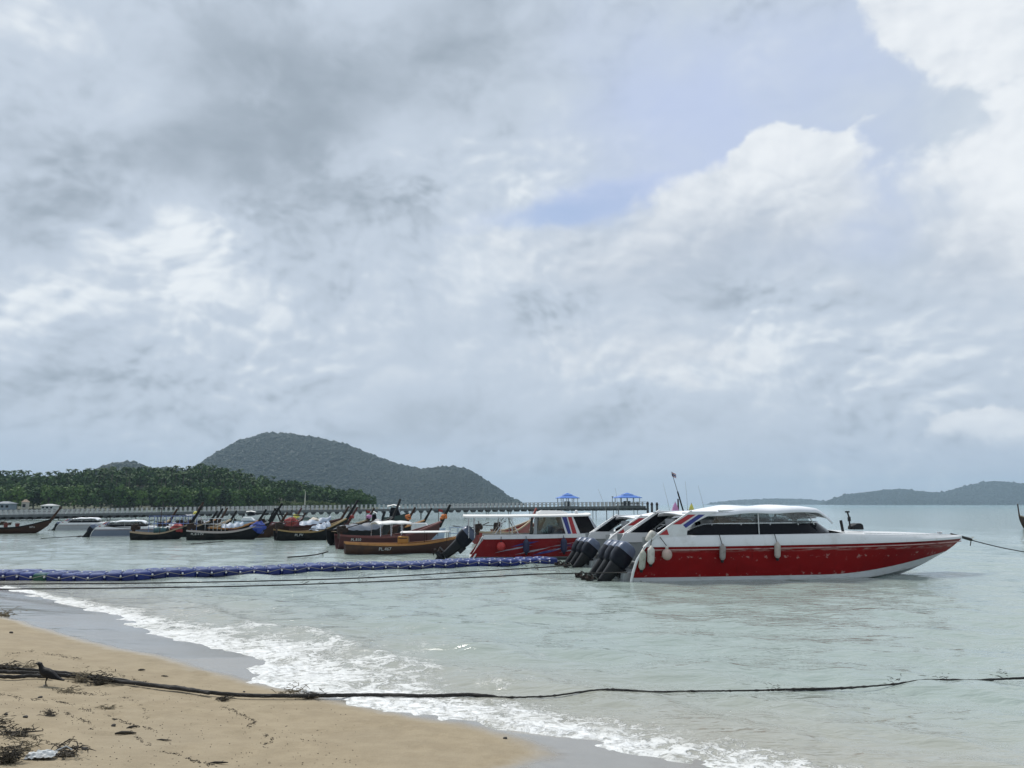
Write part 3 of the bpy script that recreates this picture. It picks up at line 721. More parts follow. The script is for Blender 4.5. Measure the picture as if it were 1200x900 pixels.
hill('distant_knoll', 'the small rounded knoll above the headland forest', [(118, 565), (130, 549), (143, 543.5), (153, 542), (165, 544), (176, 550), (190, 551), (198, 547.5), (212, 549), (232, 560)], 1500, 200, 2500, 4.0, 4, .8)
hill('island', 'the humped blue grey island beyond the open water', [(962, 591), (972, 585), (985, 580.5), (1005, 578.5), (1020, 577), (1035, 574.8), (1055, 574.5), (1075, 577), (1095, 578.5), (1112, 576), (1130, 570), (1148, 566), (1160, 565), (1175, 567), (1200, 570.5), (1240, 574), (1300, 583), (1340, 591)], 4600, 500, 5000, 8.0, 5, 1.0)
hill('low_island', 'the faint low island on the horizon', [(826, 591), (842, 588), (868, 586), (890, 585), (920, 585), (945, 586), (962, 589), (975, 591)], 6300, 500, 900, 8.0, 6, .5)

# ================================================================== haze: the humid air over the bay
hm = bpy.data.materials.new('humid_air'); hm.use_nodes = True; t = NT(hm.node_tree); t.n.clear()
pv = t.n.new('ShaderNodeVolumePrincipled'); pv.inputs['Color'].default_value = (0.62, 0.83, 1.0, 1); pv.inputs['Density'].default_value = 1.2e-4
pv.inputs['Anisotropy'].default_value = 0.1
o = t.n.new('ShaderNodeOutputMaterial'); t.l.new(pv.outputs[0], o.inputs['Volume'])
mb = MB(); mb.box((0, 2300, 122), (17000, 12400, 260)); hz_o = mb.build('haze', hm)
tag(hz_o, 'thin bluish humid haze over the bay', 'haze', None, 'stuff')

# ================================================================== speedboats
def text_mesh(s, size, ext=0.004):
    cu = bpy.data.curves.new('lettering', 'FONT'); cu.body = s; cu.size = size; cu.extrude = ext; cu.resolution_u = 2
    ob = bpy.data.objects.new('lettering', cu); col.objects.link(ob)
    dg = bpy.context.evaluated_depsgraph_get(); me_ = bpy.data.meshes.new_from_object(ob.evaluated_get(dg))
    bpy.data.objects.remove(ob); bpy.data.curves.remove(cu); return me_
def make_outboard(parent, loc, tilt, cm=None, panel=None, ms=1.0):
    """cowl is the part; leg, gearcase and propeller hang under it as sub-parts"""
    cm = cm or cowl_m; panel = panel or cowl_s
    def ring(z, x0, x1, wd):
        return [((x0 + x1) / 2 + (x1 - x0) / 2 * math.copysign(abs(math.cos(a)) ** .55, math.cos(a)), wd * math.copysign(abs(math.sin(a)) ** .55, math.sin(a)), z) for a in [2 * pi * k / 16 for k in range(16)]]
    mb = MB(); mb.loft([ring(.02, -.22, .22, .17), ring(.10, -.30, .28, .25), ring(.30, -.37, .31, .29), ring(.54, -.38, .29, .29)], True, True)
    co_ = mb.build('outboard_motor', cm, parent, 50); co_.location = loc; co_.rotation_euler = (0, tilt, 0); co_.scale = (1.15 * ms, 1.12 * ms, 1.12 * ms)
    mb = MB(); mb.loft([ring(.545, -.385, .295, .295), ring(.66, -.38, .28, .285), ring(.80, -.34, .22, .25), ring(.88, -.22, .12, .16)], True, True); mb.build('cowl_top', panel, co_, 50)
    mb = MB(); mb.loft([ring(.03, -.24, .24, .19), ring(-.20, -.22, .20, .15), ring(-.55, -.20, .15, .11), ring(-.80, -.19, .12, .08)], True, True)
    mb.box((.26, 0, -.05), (.16, .30, .34)); mb.build('leg', black, co_, 50)
    mb = MB(); mb.lathe([(.02, .34), (.09, .24), (.105, .05), (.10, -.20), (.06, -.34)], 12, (-.06, 0, -.93), 'x')
    mb.box((-.16, 0, -.70), (.56, .28, .018)); mb.prism([(-.24, -.95), (.16, -.95), (-.02, -1.26), (-.20, -1.26)], -.012, .012); mb.build('gearcase', black, co_, 40)
    mb = MB(); mb.lathe([(.05, -.30), (.055, -.44), (.02, -.50)], 10, (-.06, 0, -.93), 'x')
    for k in range(3):
        a = 2 * pi * k / 3; c, s = math.cos(a), math.sin(a)
        mb.add([(-.42, .04 * c, -.93 + .04 * s), (-.36, .20 * c - .09 * s, -.93 + .20 * s + .09 * c), (-.46, .21 * c + .07 * s, -.93 + .21 * s - .07 * c), (-.50, .05 * c, -.93 + .05 * s)], [(0, 1, 2, 3)])
    mb.build('propeller', rust, co_)
    return co_
def sb_b(x): return 1.55 + .10 * min(x / 3, 1) if x < 7 else 1.65 * max(0.0, 1 - ((x - 7) / 7.02) ** 2.4) ** .85
def sb_zs(x): return 1.20 + .13 * (x / 14) ** 2
def sb_zc(x): return .15 if x < 7.3 else .15 + .78 * ((x - 7.3) / 6.3) ** 1.65
def sb_zk(x): return -.45 if x < 9 else -.45 + 1.73 * ((x - 9) / 5) ** 1.72
def sb_yc(x):
    k = .90 if x < 7.5 else .90 - .62 * ((x - 7.5) / 6.5) ** 1.1
    return sb_b(x) * k
def rake(x, z): return x + (.46 * (max(z, 0) / 1.18) ** 1.5) * max(0, 1 - x / 1.6)
SBX = [0, .25, .6, 1.1, 1.6, 2.4, 3.4, 4.6, 5.8, 7, 7.8, 8.6, 9.4, 10.2, 10.9, 11.5, 12.1, 12.6, 13.1, 13.5, 13.8, 13.98]
def sb_side(x):
    yc, zc, b_, zs, zk = sb_yc(x), max(sb_zc(x), sb_zk(x) + .015), sb_b(x), sb_zs(x), sb_zk(x)
    zc = min(zc, zs - .05); pts = []
    for f in (0, .25, .5, .75, 1):
        z = zc + (zs - zc) * f; y = yc + (b_ - yc) * (f ** 1.15)
        pts.append((y, z))
    return pts
def speedboat(loc, rz, label, hull_m, scale=1.0, group=None, motors=3, tilt=R(40), canopy=True, ms=.92):
    root = empty('speedboat', loc, rz, scale); tag(root, label, 'boat', group)
    mb = MB()
    for s in (-1, 1): mb.loft([[(rake(x, z), s * y, z) for y, z in sb_side(x)] for x in SBX])
    mb.build('hull', hull_m, root, 35)
    def lowc(x):
        y, z = sb_side(x)[0]; z2 = max(z - .25, sb_zk(x) + .45 * (z - sb_zk(x))); return y * (.985 if x < 9 else .985 - .30 * (x - 9) / 5), z2
    mb = MB()
    for s in (-1, 1): mb.loft([[(rake(x, lowc(x)[1]), s * lowc(x)[0], lowc(x)[1]), (rake(x, sb_side(x)[0][1]), s * (sb_side(x)[0][0] + .004), sb_side(x)[0][1])] for x in SBX])
    mb.build('boot_stripe', bottom_m, root, 30)
    mb = MB()
    for s in (-1, 1):
        mb.loft([[(rake(x, 0), 0, sb_zk(x)), (rake(x, 0), s * lowc(x)[0] * .55, sb_zk(x) + (lowc(x)[1] - sb_zk(x)) * .42), (rake(x, .0), s * lowc(x)[0] * .57, sb_zk(x) + (lowc(x)[1] - sb_zk(x)) * .52),
                  (rake(x, lowc(x)[1]), s * lowc(x)[0], lowc(x)[1])] for x in SBX])
    mb.build('hull_bottom', bottom_m, root, 30)
    mb = MB(); mb.prism([(.12, -.44), (.2, -.44), (.62, .60), (.5, .60)], -1.40, 1.40); mb.prism([(-.22, -.05), (.28, -.2), (.45, .35), (-.16, .30)], -1.15, 1.15); mb.build('transom', grey, root, bevel=.02)
    # coaming: the white band above the red
    def hc(x): return .34 if x < 8 else .34 - .25 * ((x - 8) / 6) ** .8
    mb = MB()
    for s in (-1, 1):
        secs = []
        for x in [.05] + SBX[2:]:
            b_, z0 = sb_b(x), sb_zs(x); h = hc(x); q = max(b_ - .30, b_ * .35)
            secs.append([(rake(x, z0), s * (b_ + .012), z0 - .03), (rake(x, z0), s * (b_ + .014), z0 + .05), (rake(x, z0 + h), s * max(b_ - .07, b_ * .75), z0 + h * .86), (rake(x, z0 + h), s * max(b_ - .12, b_ * .65), z0 + h), (rake(x, z0 + h), s * q, z0 + h), (rake(x, z0), s * q, z0 + .0)])
        mb.loft(secs, True, True)
    mb.build('coaming', white, root, 35)
    mb = MB(); secs = []
    for x in [8.0] + SBX[11:]:
        b_ = max(sb_b(x) - .2, sb_b(x) * .5); z0 = sb_zs(x) + hc(x) - .01
        secs.append([(x, b_ * f, z0 + .10 * (1 - f * f) * min(1, b_)) for f in (-1, -.66, -.33, 0, .33, .66, 1)])
    mb.loft(secs); mb.build('foredeck', white, root, 40)
    mb = MB(); bi = 1.34
    mb.loft([[(x, -bi, 1.5), (x, -bi, .52), (x, bi, .52), (x, bi, 1.5)] for x in (.45, 3, 6, 8.1)]); mb.box((8.12, 0, 1.05), (.04, 2.6, 1.1)); mb.build('cockpit', grey, root)
    mb = MB()
    for s in (-1, 1): mb.tube([(rake(x, 1.04), s * (sb_side(x)[4][0] + .012), sb_zs(x) - .13) for x in SBX[1:-1]], .022, 6)
    mb.build('rub_rail', pmat('worn_rub_rail', (0.40, 0.23, 0.21), .6, .5, 3, c2=(0.16, 0.02, 0.02), stain=.9, sscale=1.6), root, 60)
    # wings: raked side panels that rise from the stern to the roof
    wing = [(.40, 1.18), (.72, 1.45), (2.2, 2.36), (3.15, 2.36), (2.28, 1.97), (2.02, 1.74), (2.0, 1.56), (2.4, 1.50), (2.4, 1.2)]
    for s in (-1, 1):
        p = MB().prism(wing, s * 1.44, s * 1.52).build('wing_panel', white, root, bevel=.015)
        MB().prism([(1.0, 1.55), (2.12, 2.27), (2.72, 2.27), (1.72, 1.55)], s * 1.432, s * 1.437).build('tinted_pane', glass, p)
        MB().prism([(.52, 1.22), (.75, 1.40), (.98, 1.53), (1.7, 1.53), (2.72, 2.29), (3.0, 2.29), (2.22, 1.92), (1.95, 1.7), (1.95, 1.3)], s * 1.434, s * 1.4385).build('inner_lining', grey, p)
        yo = s * 1.523; y1 = s * 1.527
        MB().prism([(1.48, 1.92), (1.78, 1.92), (2.34, 2.25), (2.06, 2.25)], yo, y1).build('red_stripe', red_dec, p)
        MB().prism([(1.86, 1.90), (1.96, 1.80), (2.68, 2.25), (2.44, 2.25)], yo, y1).build('blue_stripe', blue_dec, p)
        MB().prism([(.98, 1.57), (1.34, 1.57), (1.27, 1.76)], yo, y1).build('red_stripe', red_dec, p)
        mb = MB(); mb.tube([(-.03, s * 1.47, .02), (.03, s * 1.52, .35), (.16, s * 1.56, .74), (.40, s * 1.56, 1.10), (.68, s * 1.54, 1.42), (1.3, s * 1.50, 1.83), (2.2, s * 1.48, 2.38)], [.05, .05, .05, .045, .04, .035, .035], 8)
        mb.build('edge_moulding', white, root, 60)
    # tinted band that wraps round to the raked windscreen
    N_ = 44; ss = []
    def plan(k):
        q = k / (N_ - 1); a = (q - .5) * 2; s = 1 if a > 0 else -1; a = abs(a)
        if a < .38: th = a / .38 * pi / 2; return 6.1 + 2.15 * math.cos(th), s * 1.40 * math.sin(th), 1 - a / .38
        x = 6.1 - (a - .38) / .62 * 4.05; return x, s * 1.40, 0.0
    sb = []; sill = []
    for k in range(N_):
        x, y, f = plan(k); zb = 1.545 + .035 * (x / 8); tz = zb + .06 + .30 * min(1, max(0, (x - 2.02) / .75)) ** .6
        xt = x - .95 * math.sin(f * pi / 2) * .62; yt = y * (1 - .05)
        nx, ny = (math.cos(0), 0) if abs(y) < .01 else (0, math.copysign(1, y))
        sb.append([(x, y, zb), (xt, yt, tz), (xt - .03 * (f > 0), yt - .02 * ny, tz), (x - .03 * (f > 0), y - .02 * ny, zb)]); sill.append((xt, yt, tz + .02))
    MB().loft(sb, True, True).build('tinted_window', glass, root, 40)
    MB().tube(sill, .028, 6).build('window_rail', steel, root, 60)
    sill2 = [(p[0] * .985 + .08, p[1] * .985, p[2] + .15) for p in sill[4:-4]]
    MB().tube(sill2, .016, 6).build('grab_rail', steel, root, 60)
    for s in (-1, 1):
        for x0, x1 in ((3.0, 3.3), (4.1, 4.1), (5.2, 5.55), (6.3, 6.1), (7.0, 6.7)):
            MB().tube([(x0, s * (1.33 if x0 < 6.5 else 1.2), 1.88), (x1, s * (1.30 if x0 < 6.5 else 1.15), 2.40)], .02, 6).build('canopy_post', steel, root)
        MB().tube([(4.72, s * 1.435, 1.54), (4.72, s * 1.42, 2.34)], .016, 6).build('window_strut', white, root)
    for s in (-1, 1): MB().prism([(2.95, 1.92), (6.75, 1.93), (6.55, 2.40), (3.3, 2.40)], s * 1.345, s * 1.350).build('dimming_sheet', cglass, root)  # see-through sheets added to darken the open band under the canopy
    seat_m = pmat('seat_vinyl', (0.40, 0.41, 0.42), .55, .2, 5)
    for i in range(6):
        for s in (-1, 1):
            mb = MB(); mb.box((2.6 + i * .72, s * .78, .95), (.42, .85, .14)); mb.box((2.42 + i * .72, s * .78, 1.55), (.14, .85, 1.05), (0, -.15, 0)); mb.build('seat', seat_m, root, bevel=.04)
    MB().box((6.9, .5, 1.35), (.5, .9, .9), (0, -.2, 0)).build('helm_console', white, root, bevel=.05)
    MB().tube([(6.45 + .12 * math.cos(a) * .5, .5 + .22 * math.cos(a), 1.85 + .22 * math.sin(a)) for a in np.linspace(0, 2 * pi, 17)], .018, 6).build('steering_wheel', black, root, 60)
    if canopy:
        nx, ny = 46, 17; V = []; g = np.linspace(0, 1, nx)
        for i, q in enumerate(g):
            x = 2.1 + 5.62 * q
            for j in range(ny):
                f = j / (ny - 1) * 2 - 1; fl = max(0, (q - .88) / .12)
                wd = 1.50 * (1 - .18 * max(0, (q - .7) / .3) ** 2)
                z = 2.43 + (.04 + .08 * min(1, q / .35)) * (1 - abs(f) ** 2.6) - .12 * max(0, abs(f) - .93) / .07 - .40 * fl ** 1.25 - .20 * max(0, .34 - q) / .34
                z += .045 * math.sin(q * 21 + 1.2 * f) * (.4 + .6 * (1 - abs(f))) * .6 + .05 * (float(vnoise(q * 9, f * 2 + 5, 3)) - .5)
                V.append((x, f * wd, z))
        me_ = fast_mesh('canopy', np.array(V), grid_faces(nx, ny), True); c_ = link('canopy', me_, fabric, root)
        sm = c_.modifiers.new('solid', 'SOLIDIFY'); sm.thickness = .03; sm.offset = -1
        for s in (-1, 1): MB().tube([(1.9, s * 1.40, 2.30), (4.5, s * 1.40, 2.33), (6.6, s * 1.30, 2.30), (7.25, s * 1.18, 2.16)], .022, 6).build('canopy_rail', steel, root, 60)
    for i in range(motors):
        y = (i - (motors - 1) / 2) * .70; make_outboard(root, (-.34 - .35 * (ms - 1), y * (1 + .4 * (ms - 1)), .50 + .2 * (ms - 1)), tilt, ms=ms)
    # foredeck fittings
    MB().tube([(x, -(sb_b(x) - .13), sb_zs(x) + hc(x) + .035) for x in (8.8, 9.6, 10.4, 11.2, 12.0, 12.7, 13.2)], .014, 6).build('bow_rail', steel, root, 60)
    MB().tube([(x, (sb_b(x) - .13), sb_zs(x) + hc(x) + .035) for x in (8.8, 9.6, 10.4, 11.2, 12.0, 12.7, 13.2)], .014, 6).build('bow_rail', steel, root, 60)
    mb = MB(); mb.prism([(9.18, 1.66), (9.62, 1.66), (9.60, 1.84), (9.50, 1.90), (9.30, 1.88), (9.2, 1.78)], -.28, .12); mb.build('anchor_winch', black, root, bevel=.03)
    mb = MB(); mb.tube([(9.16, -.1, 1.66), (9.13, -.1, 2.15), (9.08, -.1, 2.30)], .030, 6); mb.box((9.08, -.1, 2.32), (.14, .08, .06)); mb.box((9.14, -.1, 2.05), (.09, .07, .16)); mb.build('bow_light_mast', black, root)
    mb = MB(); mb.tube([(8.42, -.75, 1.60), (8.36, -.75, 2.02)], .05, 6); mb.build('whip_mount', black, root)
    mb = MB(); mb.box((13.05, 0, 1.48), (.16, .10, .14)); mb.tube([(13.05, -.14, 1.53), (13.05, .14, 1.53)], .022, 6); mb.build('bow_bollard', steel, root, bevel=.01)
    return root
YAW = R(11)
stern_near = gp(741, 683)
nrm = np.array([-math.sin(YAW), math.cos(YAW), 0])
RB = stern_near + nrm * 1.5
RB[2] = 0.0
red_boat = speedboat(RB, YAW, 'scuffed red speedboat with white canvas canopy and three raised black outboards', red_hull)
rbM = Matrix.Translation(Vector(RB)) @ Matrix.Rotation(YAW, 4, 'Z')
def rb(x, y, z): return tuple(rbM @ Vector((x, y, z)))
# the grey-white speedboat moored behind it
SB2 = gp(683, 668) + np.array([.35, 2.1, 0]); SB2[2] = 0
navy_hull = pmat('silver_grey_hull', (0.36, 0.38, 0.40), .4, .1, 2, c2=(.2, .2, .2), stain=.4)
speedboat(SB2, R(15), 'silver grey speedboat moored behind the red one, only its stern and arch showing', navy_hull, .90)

def fender_cyl(loc, r, L, label, tilt=(0, 0, 0), rope_to=None, mt=None):
    e = empty('boat_fender', loc); tag(e, label, 'fender', None)
    mb = MB(); mb.lathe([(.02, L / 2 + .05), (r * .45, L / 2), (r * .95, L / 2 - r * .6), (r, L / 2 - r), (r, -L / 2 + r), (r * .95, -L / 2 + r * .6), (r * .45, -L / 2), (.02, -L / 2 - .04)], 14, rot=tilt); mb.build('fender_body', mt or fend_m, e, 60)
    mb = MB(); mb.lathe([(.045, -L / 2 - .09), (.06, -L / 2 - .03), (.04, -L / 2 + .03)], 8, rot=tilt); mb.build('end_eye', black, e, 60)
    if rope_to is not None: MB().tube([(0, 0, L / 2), tuple(Vector(rope_to) - Vector(loc))], .014, 5).build('hanging_rope', rope_m, e)
    return e
def side_y(x, z):
    p = sb_side(x); zs = [q[1] for q in p]; return float(np.interp(z, zs, [q[0] for q in p]))
fender_cyl(rb(.62, -side_y(.6, .9) - .14, .90), .125, .56, 'clean white cylinder fender hanging at the stern corner of the red speedboat', (0, .06, 0), rb(.7, -1.56, 1.45))
fender_cyl(rb(.33, -side_y(.3, .8) - .12, .74), .115, .62, 'dirty greenish cylinder fender squeezed beside the outboards of the red speedboat', (0, .12, 0), rb(.55, -1.55, 1.3), pmat('mossy_fender', (.36, .37, .31), .6, .2, 6, c2=(.15, .15, .1), stain=.8, sscale=4))
fender_cyl(rb(3.18, -side_y(3.2, .95) - .12, .97), .105, .50, 'grimy grey cylinder fender halfway along the side of the red speedboat', (0, .08, 0), rb(3.12, -1.62, 1.62), pmat('grimy_fender', (.30, .27, .25), .6, .2, 6, c2=(.12, .1, .09), stain=.8, sscale=4))
fender_cyl(rb(5.22, -side_y(5.2, .98) - .12, 1.02), .105, .52, 'beige cylinder fender below the middle of the canopy of the red speedboat', (0, .05, 0), rb(5.2, -1.62, 1.58), pmat('beige_fender', (.44, .39, .34), .6, .15, 6, c2=(.25, .2, .17), stain=.6, sscale=4))
e = empty('round_buoy', rb(1.16, -side_y(1.1, .95) - .20, .93)); tag(e, 'faded pink round buoy hanging beside the stern fenders of the red speedboat', 'buoy')
MB().ball((0, 0, 0), .175, 18, (1, 1, 1.08)).build('ball', pmat('faded_pink_buoy', (.46, .34, .29), .6, .12, 5, c2=(.25, .17, .14), stain=.7, sscale=5), e, 60)
MB().lathe([(.05, .18), (.06, .24), (.03, .29)], 8).build('eye', fend_m, e); MB().tube([(0, 0, .28), tuple(Vector(rb(1.0, -1.55, 1.5)) - e.location)], .014, 5).build('hanging_rope', rope_m, e)
e = empty('white_canister', rb(.70, -1.45, 1.50)); tag(e, 'small white canister lashed on the stern quarter of the red speedboat', 'canister')
MB().lathe([(.03, .24), (.10, .20), (.13, .10), (.13, -.14), (.10, -.18)], 14, rot=(0, .5, 0)).build('canister_body', fend_m, e, 50); MB().lathe([(.05, .24), (.05, .30)], 10, rot=(0, .5, 0)).build('cap', black, e)
fender_cyl(tuple(gp(680, 660) + np.array([0, .4, .62])), .16, .75, 'cream cylinder fender hanging at the stern of the silver grey speedboat', (0, .6, 0), None, pmat('cream_fender', (.58, .54, .42), .55, .1, 5))

# ================================================================== cabin boat with the flat white roof
def cabin_boat():
    S = gp(547, 655.5); root = empty('cabin_boat', (S[0], S[1] + .9, 0), R(4), 1.0); tag(root, 'dark red cabin boat with flat white roof on poles and silver streaks', 'boat')
    L = 8.0; XS = [0, .4, 1, 2, 3, 4, 5, 5.8, 6.5, 7.1, 7.6, 7.95]
    def b_(x): return 1.22 if x < 4 else 1.22 * max(0, 1 - ((x - 4) / 4.02) ** 2.3) ** .8
    def zs(x): return .98 + .16 * (x / L) ** 2
    def zc(x): return .12 if x < 4.5 else .12 + .55 * ((x - 4.5) / 3.5) ** 1.7
    def zk(x): return -.35 if x < 5 else -.35 + 1.45 * ((x - 5) / 3) ** 1.8
    def rk(x, z): return x + .75 * max(z, 0) * max(0, 1 - x / 1.5)
    mb = MB(); mb2 = MB(); mb3 = MB()
    for s in (-1, 1):
        mb.loft([[(rk(x, z), s * y, z) for y, z in [(b_(x) * (.9 + .1 * f), max(zc(x), zk(x) + .01) + (zs(x) - max(zc(x), zk(x) + .01)) * f) for f in (0, .33, .66, 1)]] for x in XS])
        mb2.loft([[(rk(x, 0), 0, zk(x)), (rk(x, max(zc(x), zk(x) + .01)), s * b_(x) * .902, max(zc(x), zk(x) + .01))] for x in XS])
        mb3.loft([[(rk(x, 1), s * (b_(x) + .02), zs(x) - .03), (rk(x, 1), s * (b_(x) + .02), zs(x) + .14), (rk(x, 1), s * max(b_(x) - .22, 0), zs(x) + .17), (rk(x, 1), s * max(b_(x) - .22, 0), zs(x) - .02)] for x in XS], True, True)
    mb.build('hull', dkred_hull, root, 35); mb2.build('hull_bottom', bottom_m, root, 30); mb3.build('gunwale', white, root, 30)
    MB().prism([(.0, -.3), (.08, -.3), (.85, 1.0), (.72, 1.0)], -1.12, 1.12).build('transom', white, root, bevel=.02)
    mb = MB(); mb.loft([[(x, -1.02, .95), (x, -1.02, .4), (x, 1.02, .4), (x, 1.02, .95)] for x in (.6, 3, 5.6)]); mb.build('cockpit', grey, root)
    mb = MB(); mb.loft([[(x, -b_(x) * .86, zs(x) + .15), (x, 0, zs(x) + .24), (x, b_(x) * .86, zs(x) + .15)] for x in (5.4, 5.9, 6.5, 7.1, 7.6, 7.9)]); mb.build('foredeck', white, root, 40)
    # roof
    mb = MB(); mb.loft([[(x, -w_, z), (x, -w_, z + .07), (x, -w_ * .6, z + .13), (x, w_ * .6, z + .13), (x, w_, z + .07), (x, w_, z)] for x, w_, z in ((-.25, 1.08, 1.98), (-.1, 1.14, 1.97), (2, 1.16, 1.97), (4.4, 1.14, 2.0), (5.75, 1.05, 2.03), (5.95, .98, 2.06))], True, True); rf = mb.build('roof', wroof, root, 40)
    MB().loft([[(x, -.4, 2.14), (x, -.3, 2.14 + h), (x, .3, 2.14 + h), (x, .4, 2.14)] for x, h in ((3.4, .06), (3.6, .16), (4.6, .15), (4.9, .05))], True, True).build('roof_hatch', wroof, rf, 40)
    MB().ball((5.3, -.5, 2.22), .09, 10, (1, 1, 1.2)).build('roof_light', white, rf, 60)
    for s in (-1, 1):
        for x, dx_ in ((.02, 0), (.30, 0), (1.15, -.35), (1.55, 0), (2.1, 0), (2.5, .25)):
            MB().tube([(x, s * 1.03, 1.0), (x + (.0 if dx_ == 0 else -dx_ * 2), s * 1.05, 1.99)], .022, 6).build('roof_post', steel, root)
    # cabin
    for s in (-1, 1):
        MB().prism([(3.25, 1.1), (4.75, 1.1), (4.55, 2.02), (3.4, 2.0)], s * 1.0, s * 1.04).build('side_window', cglass, root)
        MB().prism([(3.12, 1.1), (3.3, 1.1), (3.3, 2.0), (3.2, 2.0)], s * .99, s * 1.05).build('cabin_pillar', grey, root)
        p = MB().prism([(4.72, 1.08), (5.45, 1.08), (5.05, 2.04), (4.45, 2.04)], s * .99, s * 1.05).build('cabin_pillar', white, root)
        yo, y1 = s * 1.053, s * 1.057
        MB().prism([(4.82, 1.12), (4.98, 1.12), (4.74, 2.0), (4.52, 2.0)], yo, y1).build('blue_stripe', blue_dec, p); MB().prism([(5.04, 1.12), (5.26, 1.12), (4.98, 2.0), (4.80, 2.0)], yo, y1).build('red_stripe', red_dec, p)
        MB().prism([(5.44, 1.12), (6.25, 1.18), (5.8, 2.02), (5.06, 2.02)], s * .95, s * .98).build('windscreen_side', glass, root)
    MB().loft([[(6.25, -.95, 1.2), (5.82, -.93, 2.02)], [(6.55, 0, 1.25), (6.02, 0, 2.04)], [(6.25, .95, 1.2), (5.82, .93, 2.02)]]).build('windscreen', glass, root)
    MB().prism([(3.3, .45), (3.42, .45), (3.42, 1.98), (3.3, 1.98)], -.95, .2).build('bulkhead', grey, root)
    MB().box((4.3, .2, 1.05), (.5, 1.3, .9)).build('helm_seat', pmat('seat_vinyl', (.4, .41, .42)), root, bevel=.05)
    for i in range(3): MB().box((1.2 + i * .7, .1, .75), (.35, 1.7, .5)).build('bench', pmat('seat_tan', (.42, .33, .22), .6, .2), root, bevel=.03)
    # streaks on the side
    def st(pts, mt, nm):
        for s in (-1, 1):
            top = [(x, s * (b_(x) * (.9 + .1 * (z - .12) / .9) + .006), z) for x, z in pts]; n = len(top)
            MB().add(top, [tuple(range(n))]).build(nm, mt, root)
    for x0, z0, ln, up in ((1.6, .38, 1.5, .30), (2.2, .22, 1.7, .34), (3.3, .30, 1.6, .30), (3.7, .55, 1.5, .26), (1.25, .30, .8, .2), (4.3, .30, 1.1, .22)):
        st([(x0, z0), (x0 + ln * .55, z0 + up * .42), (x0 + ln, z0 + up), (x0 + ln * .5, z0 + up * .62)], silver_dec, 'silver_streak')
    for x0, z0 in ((2.0, .58), (3.0, .18), (4.1, .46)):
        st([(x0, z0), (x0 + .9, z0 + .14), (x0 + 1.4, z0 + .28), (x0 + .7, z0 + .22)], blue_dec, 'dark_streak')
    for y in (-.42, .42): make_outboard(root, (-.45, y, .68), R(48))
    M_ = Matrix.Translation(root.location) @ Matrix.Rotation(R(4), 4, 'Z') @ Matrix.Scale(1.0, 4)
    return M_
cbM = cabin_boat()
def cb(x, y, z): return tuple(cbM @ Vector((x, y, z)))
e = empty('ball_fender', cb(1.55, -1.40, .62)); tag(e, 'round red ball fender on the side of the white roofed cabin boat', 'fender')
MB().ball((0, 0, 0), .21, 18, (1, 1, 1.05)).build('ball', red_ball, e, 60); MB().tube([(0, 0, .2), (0, .12, .45)], .015, 5).build('hanging_rope', rope_m, e); MB().lathe([(.05, .17), (.05, .25)], 8).build('eye', black, e)
fender_cyl(cb(2.75, -1.40, .62), .15, .62, 'dark navy cylinder fender amidships on the white roofed cabin boat', (0, 0, 0), cb(2.75, -1.26, 1.1), navy_f)
fender_cyl(cb(4.55, -1.38, .66), .15, .66, 'dark navy cylinder fender under the cabin pillar of the white roofed boat', (0, 0, 0), cb(4.55, -1.24, 1.12), navy_f)

